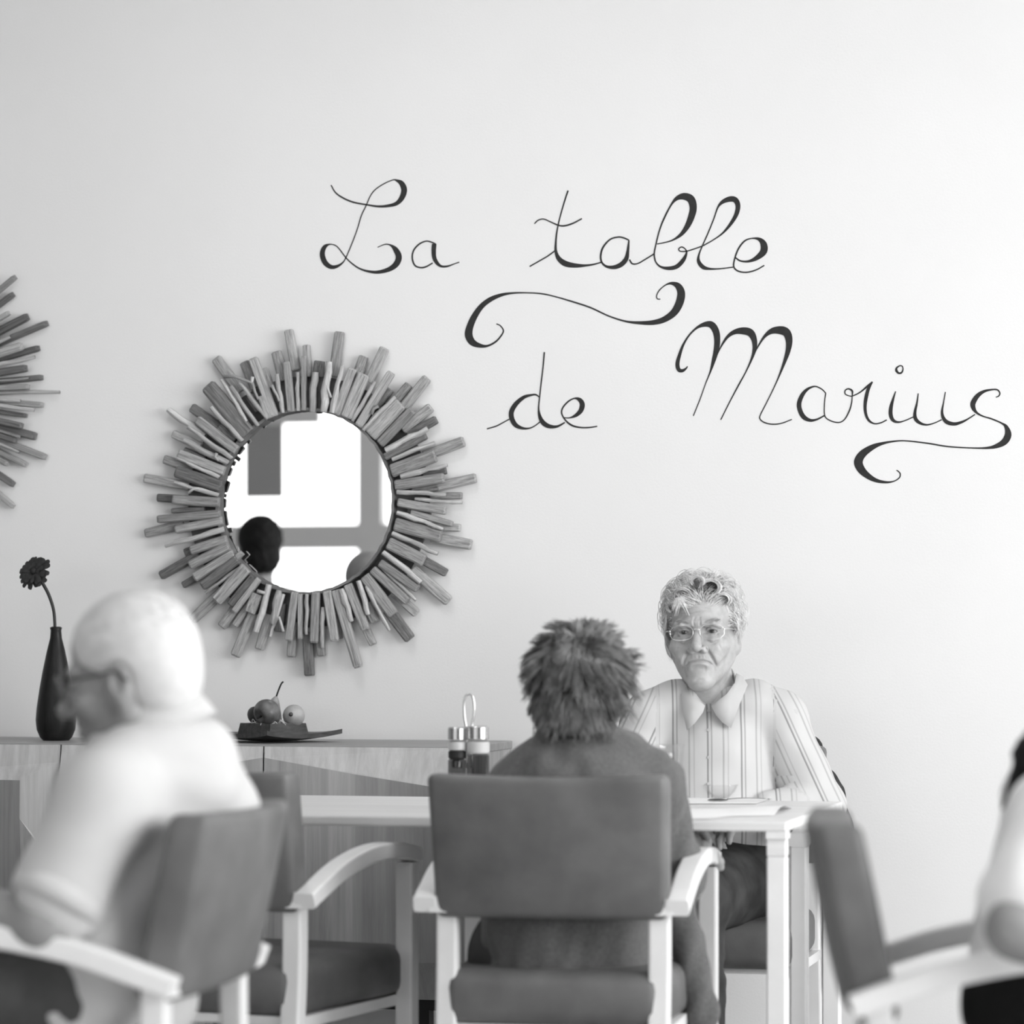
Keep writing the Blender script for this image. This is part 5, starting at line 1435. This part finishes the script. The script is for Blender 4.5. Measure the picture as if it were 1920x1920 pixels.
w1 = person_root(V, Q, M['skin_f'], 'woman with tousled grey hair and dark cardigan seated with her back to us')
F = top_field(J, .0075, .98, sleeve=1.92, loose=.006, hem=.06, wide=RV * .05, chest=(.110, .118, .125))
F.chain([J['neck'] + ZV * .012 - FW * .01, J['neck'] - ZV * .03], [.062, .074], .02)
# loose side panel hanging beside the seat
F.chain([T(1262, 1680, t1 + .02), T(1285, 1760, t1 + .03), T(1300, 1830, t1 + .03), T(1318, 1900, t1 + .04), T(1322, 1960, t1 + .04)], [.030, .032, .030, .028, .012], .02)
V, Q = F.mesh(); V = folds(V, Q, .0036, 12, (.04, .12)); cg = surf('cardigan', V, Q, M['cardigan'], w1)
V, Q = legs_mesh(J, .009, 1.0, .012); surf('trousers', V, Q, M['trousers'], w1); shoes(J, w1)
HC, HR = np.array((0, .018, .036)), np.array((.078, .097, .082))
F = Field((-.14, -.14, -.18), (.14, .17, .18), .0045)
F.ell(HC, HR); F.ell((0, .062, -.055), (.066, .048, .075), .025)
F.ell((0, -.115, -.030), (.075, .070, .09), .01, 'sub')
V, Q = F.mesh(); surf('dark_hair', place(V, R1, o1, s1), Q, M['hair_r'], w1); parts = []  # darker base cap, for contrast under the paler strands
P, rs_ = on_ell(6500, HC, HR, lambda p: p[2] > .06 or (p[1] > -.02 and p[2] > -.075), 14)
n = len(P)
nr_ = (P - HC) / HR ** 2; nr_ /= np.linalg.norm(nr_, axis=1)[:, None]
cl = rs_.normal(size=(120, 3)); seeds = HC + HR * (cl / np.linalg.norm(cl, axis=1)[:, None])
near = np.argmin(((P[:, None] - seeds[None]) ** 2).sum(2), 1)
cdir = rs_.normal(size=(120, 3)) * .55; clen = rs_.uniform(.6, 1.25, 120)
whorl = np.array((-.012, .075, .082))                      # hair turns about the crown
tang = np.cross(nr_, P - whorl); tang /= np.linalg.norm(tang, axis=1)[:, None] + 1e-9
away = P - whorl; away /= np.linalg.norm(away, axis=1)[:, None] + 1e-9
d0 = nr_ * .75 + cdir[near] * .8 + away * .75 + tang * .35 + rs_.normal(size=(n, 3)) * .14
d0[:, 2] -= .55 * (P[:, 2] < .05)
d0 /= np.linalg.norm(d0, axis=1)[:, None]
L = .050 * clen[near] * rs_.uniform(.6, 1.1, n) * np.where(P[:, 2] < -.03, .7, 1.0)
tt = np.linspace(0, 1, 6)
toward = seeds[near] - P
paths = P[:, None] + d0[:, None] * (L[:, None] * tt[None])[:, :, None] + toward[:, None] * (.75 * tt ** 1.2)[None, :, None] * .9
paths[:, :, 2] -= (.35 * L[:, None] * tt[None] ** 2)
parts.append(strands(paths, .0016, .0005))
nape = []
P2, rs_ = on_ell(1800, HC, HR, lambda p: p[1] > .0 and -.08 < p[2] < .09, 17)   # locks lying down the back of the head
def dirb(p, s, ph):
    d = p - whorl; d[:, 2] -= .05; d[:, 0] += .02 * np.sin(ph * 3 + s * 3); return d
for i in range(900):                                         # short hair at the nape
    a = rs_.uniform(-1.5, 1.5); z = rs_.uniform(-.075, -.01); b = np.array((.066 * math.sin(a), .060 + .048 * math.cos(a), z))
    e = b + np.array((.010 * math.sin(a) + rs_.normal() * .006, .012 * math.cos(a) + .004, -.038 * rs_.uniform(.7, 1.2)))
    nape.append([b + (e - b) * q + np.array((0, .008 * math.sin(q * 3.1), 0)) for q in np.linspace(0, 1, 6)])
parts.append(strands(nape, .0015, .0005))
HRb = HR + np.array((.004, .006, .004))
parts.append(strands(comb(P2, HC, HRb, dirb, .075, 7, .008, rs_), .0015, .0005))
V, Q = joinQ(parts); surf('hair', place(V, R1, o1, s1), Q, M['hair_g'], w1)

# ================================================================== the man in the white polo shirt
tm = 4.66
FM = -RV * math.cos(math.radians(8)) + DV * math.sin(math.radians(8)); LM = np.cross(ZV, FM)      # his left points to the camera
J = dict(neck=T(282, 1402, tm), chest=T(264, 1545, tm), belly=T(212, 1690, tm), pelvis=T(196, 1815, tm),
         shL=T(258, 1490, tm) + LM * .165, shR=T(300, 1470, tm) - LM * .165, elL=T(82, 1735, tm - .22), elR=T(110, 1720, tm + .22),
         wrL=T(-200, 1690, tm - .14), wrR=T(-190, 1690, tm + .14), hipL=T(190, 1850, tm) + LM * .09, hipR=T(194, 1850, tm) - LM * .09, foot=FM)
J['knL'] = J['hipL'] + FM * .43 + ZV * .015; J['knR'] = J['hipR'] + FM * .43 + ZV * .015
J['anL'] = limb_down(J['knL'], .075); J['anR'] = limb_down(J['knR'], .075)
hv, hq = head_mesh(.0035, aged=False)
fh = -RV * math.cos(math.radians(14)) + DV * math.sin(math.radians(14))
RM = frame_of(fh, pitch=math.radians(10)); om = T(238, 1268, tm - .01); sm = .97
bv, bq = skin_body(J, .009, 1.08)
hl = hand_mesh(J['wrL'], FM - ZV * .1, ZV, .5, -1); hr_ = hand_mesh(J['wrR'], FM - ZV * .1, ZV, .5, 1)
V, Q = joinQ([(bv, bq), (place(hv, RM, om, sm), hq), hl, hr_])
mn = person_root(V, Q, M['skin_m'], 'white-haired man in a short-sleeved white polo shirt sitting in profile')
add_eyes(mn, RM, om, sm)
F = top_field(J, .0075, 1.0, sleeve=.70, loose=.012, hem=.03, wide=LM * .05, chest=(.118, .122, .124))
F.ell(T(335, 1450, tm), (.085, .12, .09), .05)                                          # rounded upper back
F.ell(T(350, 1500, tm), (.085, .12, .07), .05)
F.chain([T(190, 1800, tm - .12), T(175, 1880, tm - .13), T(170, 1960, tm - .12)], [.07, .065, .055], .05)   # shirt tail hanging out
V, Q = F.mesh(); V = folds(V, Q, .0062, 41, (.06, .18), dirs=(.2, .2, .8)); po = surf('polo_shirt', V, Q, M['polo'], mn)
def band(c, axis, r0, r1, hgt, name, mat, parent, th=.006, n=36, ell=1.15, fw=None):
    ax = np.asarray(axis, float); ax /= np.linalg.norm(ax)
    a = np.asarray(fw, float); a = a - ax * (a @ ax); a /= np.linalg.norm(a); b = np.cross(ax, a)
    vs, fs = [], []
    rows = [(r0, 0), ((r0 + r1) / 2 + .002, hgt * .5), (r1, hgt), (r1 - th, hgt), (r0 - th, 0)]
    for (r, z) in rows:
        for k in range(n):
            q = 2 * math.pi * k / n; vs.append(c + ax * z + r * (ell * math.cos(q) * a + math.sin(q) * b))
    m = len(rows)
    for i in range(m):
        j = (i + 1) % m
        for k in range(n):
            k2 = (k + 1) % n; fs.append((i * n + k, i * n + k2, j * n + k2, j * n + k))
    bm = bmesh.new(); bvv = [bm.verts.new(v) for v in vs]
    for f in fs: bm.faces.new([bvv[i] for i in f])
    return bm_obj(name, bm, mat, parent, True)
band(T(285, 1390, tm), T(228, 1262, tm) - T(268, 1352, tm), .082, .068, .050, 'collar', M['polo'], po, fw=FM, ell=1.28)
for s in 'L':                                                                          # ribbed sleeve hem
    e = J['sh' + s] + (J['el' + s] - J['sh' + s]) * .86; a = J['el' + s] - J['sh' + s]
    band(e, -a, .0625, .0640, .030, 'sleeve_hem', M['polo'], po, fw=FM, ell=1.05)
V, Q = legs_mesh(J, .009, 1.05, .012); V = folds(V, Q, .004, 3); surf('trousers', V, Q, M['trousers'], mn); shoes(J, mn)
F = Field((-.12, -.13, -.14), (.12, .14, .15), .004)
F.ell((0, .020, .046), (.0790, .0965, .0800)); F.ell((0, .054, -.012), (.066, .060, .066), .04)
F.ell((0, -.130, -.020), (.085, .095, .115), .012, 'sub'); F.box((0, -.055, -.085), (.14, .080, .075), .01, .01, 'sub')
for s in (-1, 1): F.ell((s * .082, .014, -.014), (.020, .026, .036), .006, 'sub')
V, Q = F.mesh(); parts = [(V, Q)]
P, rs_ = on_ell(1600, (0, .020, .045), (.0765, .0945, .0785), lambda p: p[1] > -.03 and p[2] > -.02, 23)
def dirm(p, s, ph):
    d = np.zeros_like(p); d[:, 1] = 1; d[:, 2] = -.6; d[:, 0] = np.sin(ph) * .3; return d
parts.append(strands(comb(P, np.array((0, .020, .045)), np.array((.0765, .0945, .0785)), dirm, .022, 4, .002, rs_), .001, .0005))
V, Q = joinQ(parts); surf('hair', place(V, RM, om, sm), Q, M['hair_s'], mn)
gm = empty('eyeglasses', (0, 0, 0)); tag(gm, 'dark-framed eyeglasses worn by the man in the white polo shirt', 'glasses')
for sx in (-1, 1):
    a = np.linspace(0, 2 * math.pi, 29)
    rim = np.stack([sx * .034 + .025 * np.cos(a), -.101 + .011 * (np.abs(sx * .034 + .025 * np.cos(a)) / .06) ** 2, -.003 + .019 * np.sin(a)], 1)
    vs, fs = tube(place(rim, RM, om, sm), .0014, 6, False); new_obj('rim', vs, fs, M['specs_dark'], gm, True)
    lv = place(np.vstack([rim[:-1], rim[:-1] + [0, .0012, 0]]), RM, om, sm); n = 28
    new_obj('lens', lv, [tuple(range(n)), tuple(range(2 * n - 1, n - 1, -1))] + [(i, (i + 1) % n, n + (i + 1) % n, n + i) for i in range(n)], M['glass'], gm)
    tp = catmull([(sx * .0600, -.0895, .004), (sx * .072, -.060, .005), (sx * .0795, -.01, .005), (sx * .083, .014, .006), (sx * .083, .032, -.012)], 5)
    vs, fs = sweep(place(tp, RM, om, sm), .003, .0055, (0, 0, 1)); new_obj('temple', vs, fs, M['specs_dark'], gm, True)
vs, fs = tube(place(catmull([(-.0095, -.101, 0), (0, -.104, .003), (.0095, -.101, 0)], 5), RM, om, sm), .0014, 6); new_obj('bridge', vs, fs, M['specs_dark'], gm, True)

# ================================================================== the person cut by the right edge
tr = 4.38
FR = RV * math.cos(math.radians(-4)) + DV * math.sin(math.radians(-4)); LR_ = np.cross(ZV, FR)    # left points away from the camera
J = dict(neck=T(2105, 1420, tr), chest=T(2054, 1575, tr), belly=T(2024, 1720, tr), pelvis=T(1985, 1880, tr),
         shR=T(2010, 1520, tr) - LR_ * .15, shL=T(2010, 1510, tr) + LR_ * .15, elR=T(1905, 1742, tr - .31), elL=T(1960, 1730, tr + .20),
         wrR=T(2090, 1850, tr - .33), wrL=T(2130, 1770, tr + .14), hipL=T(1990, 1900, tr) + LR_ * .09, hipR=T(1990, 1900, tr) - LR_ * .09, foot=FR)
J['knL'] = J['hipL'] + FR * .42; J['knR'] = J['hipR'] + FR * .42
J['anL'] = limb_down(J['knL'], .075); J['anR'] = limb_down(J['knR'], .075)
hv, hq = head_mesh(.0045)
RR_ = frame_of(FR, pitch=math.radians(8)); orr = T(2185, 1290, tr)
bv, bq = skin_body(J, .009)
hl = hand_mesh(J['wrL'], FR - ZV * .1, ZV, .4, -1); hr_ = hand_mesh(J['wrR'], FR - ZV * .1, ZV, .4, 1)
V, Q = joinQ([(bv, bq), (place(hv, RR_, orr, .98), hq), hl, hr_])
rp = person_root(V, Q, M['skin_m'], 'person in a loose white top and black trousers cut by the frame')
add_eyes(rp, RR_, orr, .98)
F = top_field(J, .0085, 1.0, sleeve=.72, loose=.02, hem=-.04, wide=LR_ * .04, chest=(.116, .118, .112))
V, Q = F.mesh(); V = folds(V, Q, .005, 51, (.05, .16)); surf('white_top', V, Q, M['whitetop'], rp)
V, Q = legs_mesh(J, .009, 1.08, .014); surf('trousers', V, Q, M['black_cloth'], rp); shoes(J, rp)
F = Field((-.14, -.14, -.27), (.14, .30, .17), .005)
F.ell((0, .020, .045), (.081, .099, .084)); F.ell((0, -.125, -.030), (.085, .085, .105), .01, 'sub'); F.box((0, -.06, -.10), (.14, .075, .08), .01, .01, 'sub')
F.chain([(0, .10, .03), (0, .140, -.04), (0, .165, -.12), (0, .182, -.19)], [.026, .024, .026, .020], .02)
V, Q = F.mesh(); V = folds(V, Q, .002, 2, (.01, .03)); surf('hair', place(V, RR_, orr, .98), Q, M['hair_d'], rp)

# ================================================================== two people who show only in the mirror
YM2 = 2 * (WALL_Y - .013)
def mirrored(px, py, t):
    p = T(px, py, t); return np.array([p[0], YM2 - p[1], p[2]])
# standing, dark hair
hc_ = mirrored(486, 1022, 12.4); bx_, by_ = hc_[0], hc_[1]
up = lambda z, dx=0, dy=0: np.array([bx_ + dx, by_ + dy, z])
z0 = hc_[2]
FD = np.array([-.45, -.89, 0]); LD = np.cross(ZV, FD)
J = dict(neck=up(z0 - .20), chest=up(z0 - .36), belly=up(z0 - .52), pelvis=up(z0 - .66), foot=FD)
for s, g in (('L', 1), ('R', -1)):
    J['sh' + s] = up(z0 - .25) + LD * g * .165; J['el' + s] = J['sh' + s] + np.array([0, 0, -.28]) + LD * g * .05; J['wr' + s] = J['el' + s] + FD * .18 - ZV * .10
    J['hip' + s] = up(z0 - .72) + LD * g * .085; J['kn' + s] = up(.46) + LD * g * .085; J['an' + s] = up(.075) + LD * g * .085
hv, hq = head_mesh(.0045); Rd = frame_of(FD)
V, Q = joinQ([skin_body(J, .011), (place(hv, Rd, hc_ - ZV * .02, 1.0), hq), hand_mesh(J['wrL'], FD - ZV * .5, LD, .4, 1, .004), hand_mesh(J['wrR'], FD - ZV * .5, -LD, .4, -1, .004)])
pd = person_root(V, Q, M['skin_m'], 'dark-haired person standing, seen as a reflection in the round mirror')
F = top_field(J, .011, .95, sleeve=1.9, loose=.005, hem=.03, wide=LD * .05, chest=(.10, .10, .11)); V, Q = F.mesh(); surf('sweater', folds(V, Q, .004, 3), Q, M['cardigan'], pd)
V, Q = legs_mesh(J, .011); surf('trousers', V, Q, M['black_cloth'], pd); shoes(J, pd); add_eyes(pd, Rd, hc_ - ZV * .02, 1.0)
F = Field((-.14, -.14, -.18), (.14, .18, .18), .006); F.ell((0, .020, .045), (.088, .104, .092)); F.ell((0, .05, -.03), (.075, .06, .07), .02); F.ell((0, -.125, -.030), (.08, .085, .10), .01, 'sub')
V, Q = F.mesh(); V = folds(V, Q, .003, 2, (.015, .04)); surf('hair', place(V, Rd, hc_ - ZV * .02, 1.0), Q, M['hair_d'], pd)
# seated, bald
hb = mirrored(692, 1090, 10.0)
FB = np.array([-.3, -.95, 0]); FB /= np.linalg.norm(FB); LB = np.cross(ZV, FB)
ub = lambda z, f=0: np.array([hb[0], hb[1], z]) + FB * f
J = dict(neck=ub(1.05, -.04), chest=ub(.90, -.06), belly=ub(.74, -.07), pelvis=ub(.60, -.07), foot=FB)
for s, g in (('L', 1), ('R', -1)):
    J['sh' + s] = ub(1.0, -.05) + LB * g * .165; J['el' + s] = ub(.74, .06) + LB * g * .20; J['wr' + s] = ub(.66, .27) + LB * g * .13
    J['hip' + s] = ub(.585, -.05) + LB * g * .085; J['kn' + s] = ub(.575, .38) + LB * g * .10; J['an' + s] = ub(.075, .38) + LB * g * .10
hv, hq = head_mesh(.0045); Rb = frame_of(FB); ob_ = np.array([hb[0], hb[1], hb[2] - .03])
V, Q = joinQ([skin_body(J, .011), (place(hv, Rb, ob_, 1.04), hq), hand_mesh(J['wrL'], FB, ZV, .4, -1, .004), hand_mesh(J['wrR'], FB, ZV, .4, 1, .004)])
pb = person_root(V, Q, M['skin_m'], 'bald person seated, seen as a reflection at the lower rim of the mirror')
F = top_field(J, .011, 1.0, sleeve=1.9, loose=.005, hem=.0, wide=LB * .05, chest=(.11, .11, .115)); V, Q = F.mesh(); surf('shirt', folds(V, Q, .004, 3), Q, M['trousers'], pb)
V, Q = legs_mesh(J, .011); surf('trousers', V, Q, M['black_cloth'], pb); shoes(J, pb); add_eyes(pb, Rb, ob_, 1.04)
cz = copy_tree(CH); place_chair(cz, ub(0, -.215), math.atan2(-FB[0], FB[1]), 'grey padded beech armchair under the bald person seen in the mirror')
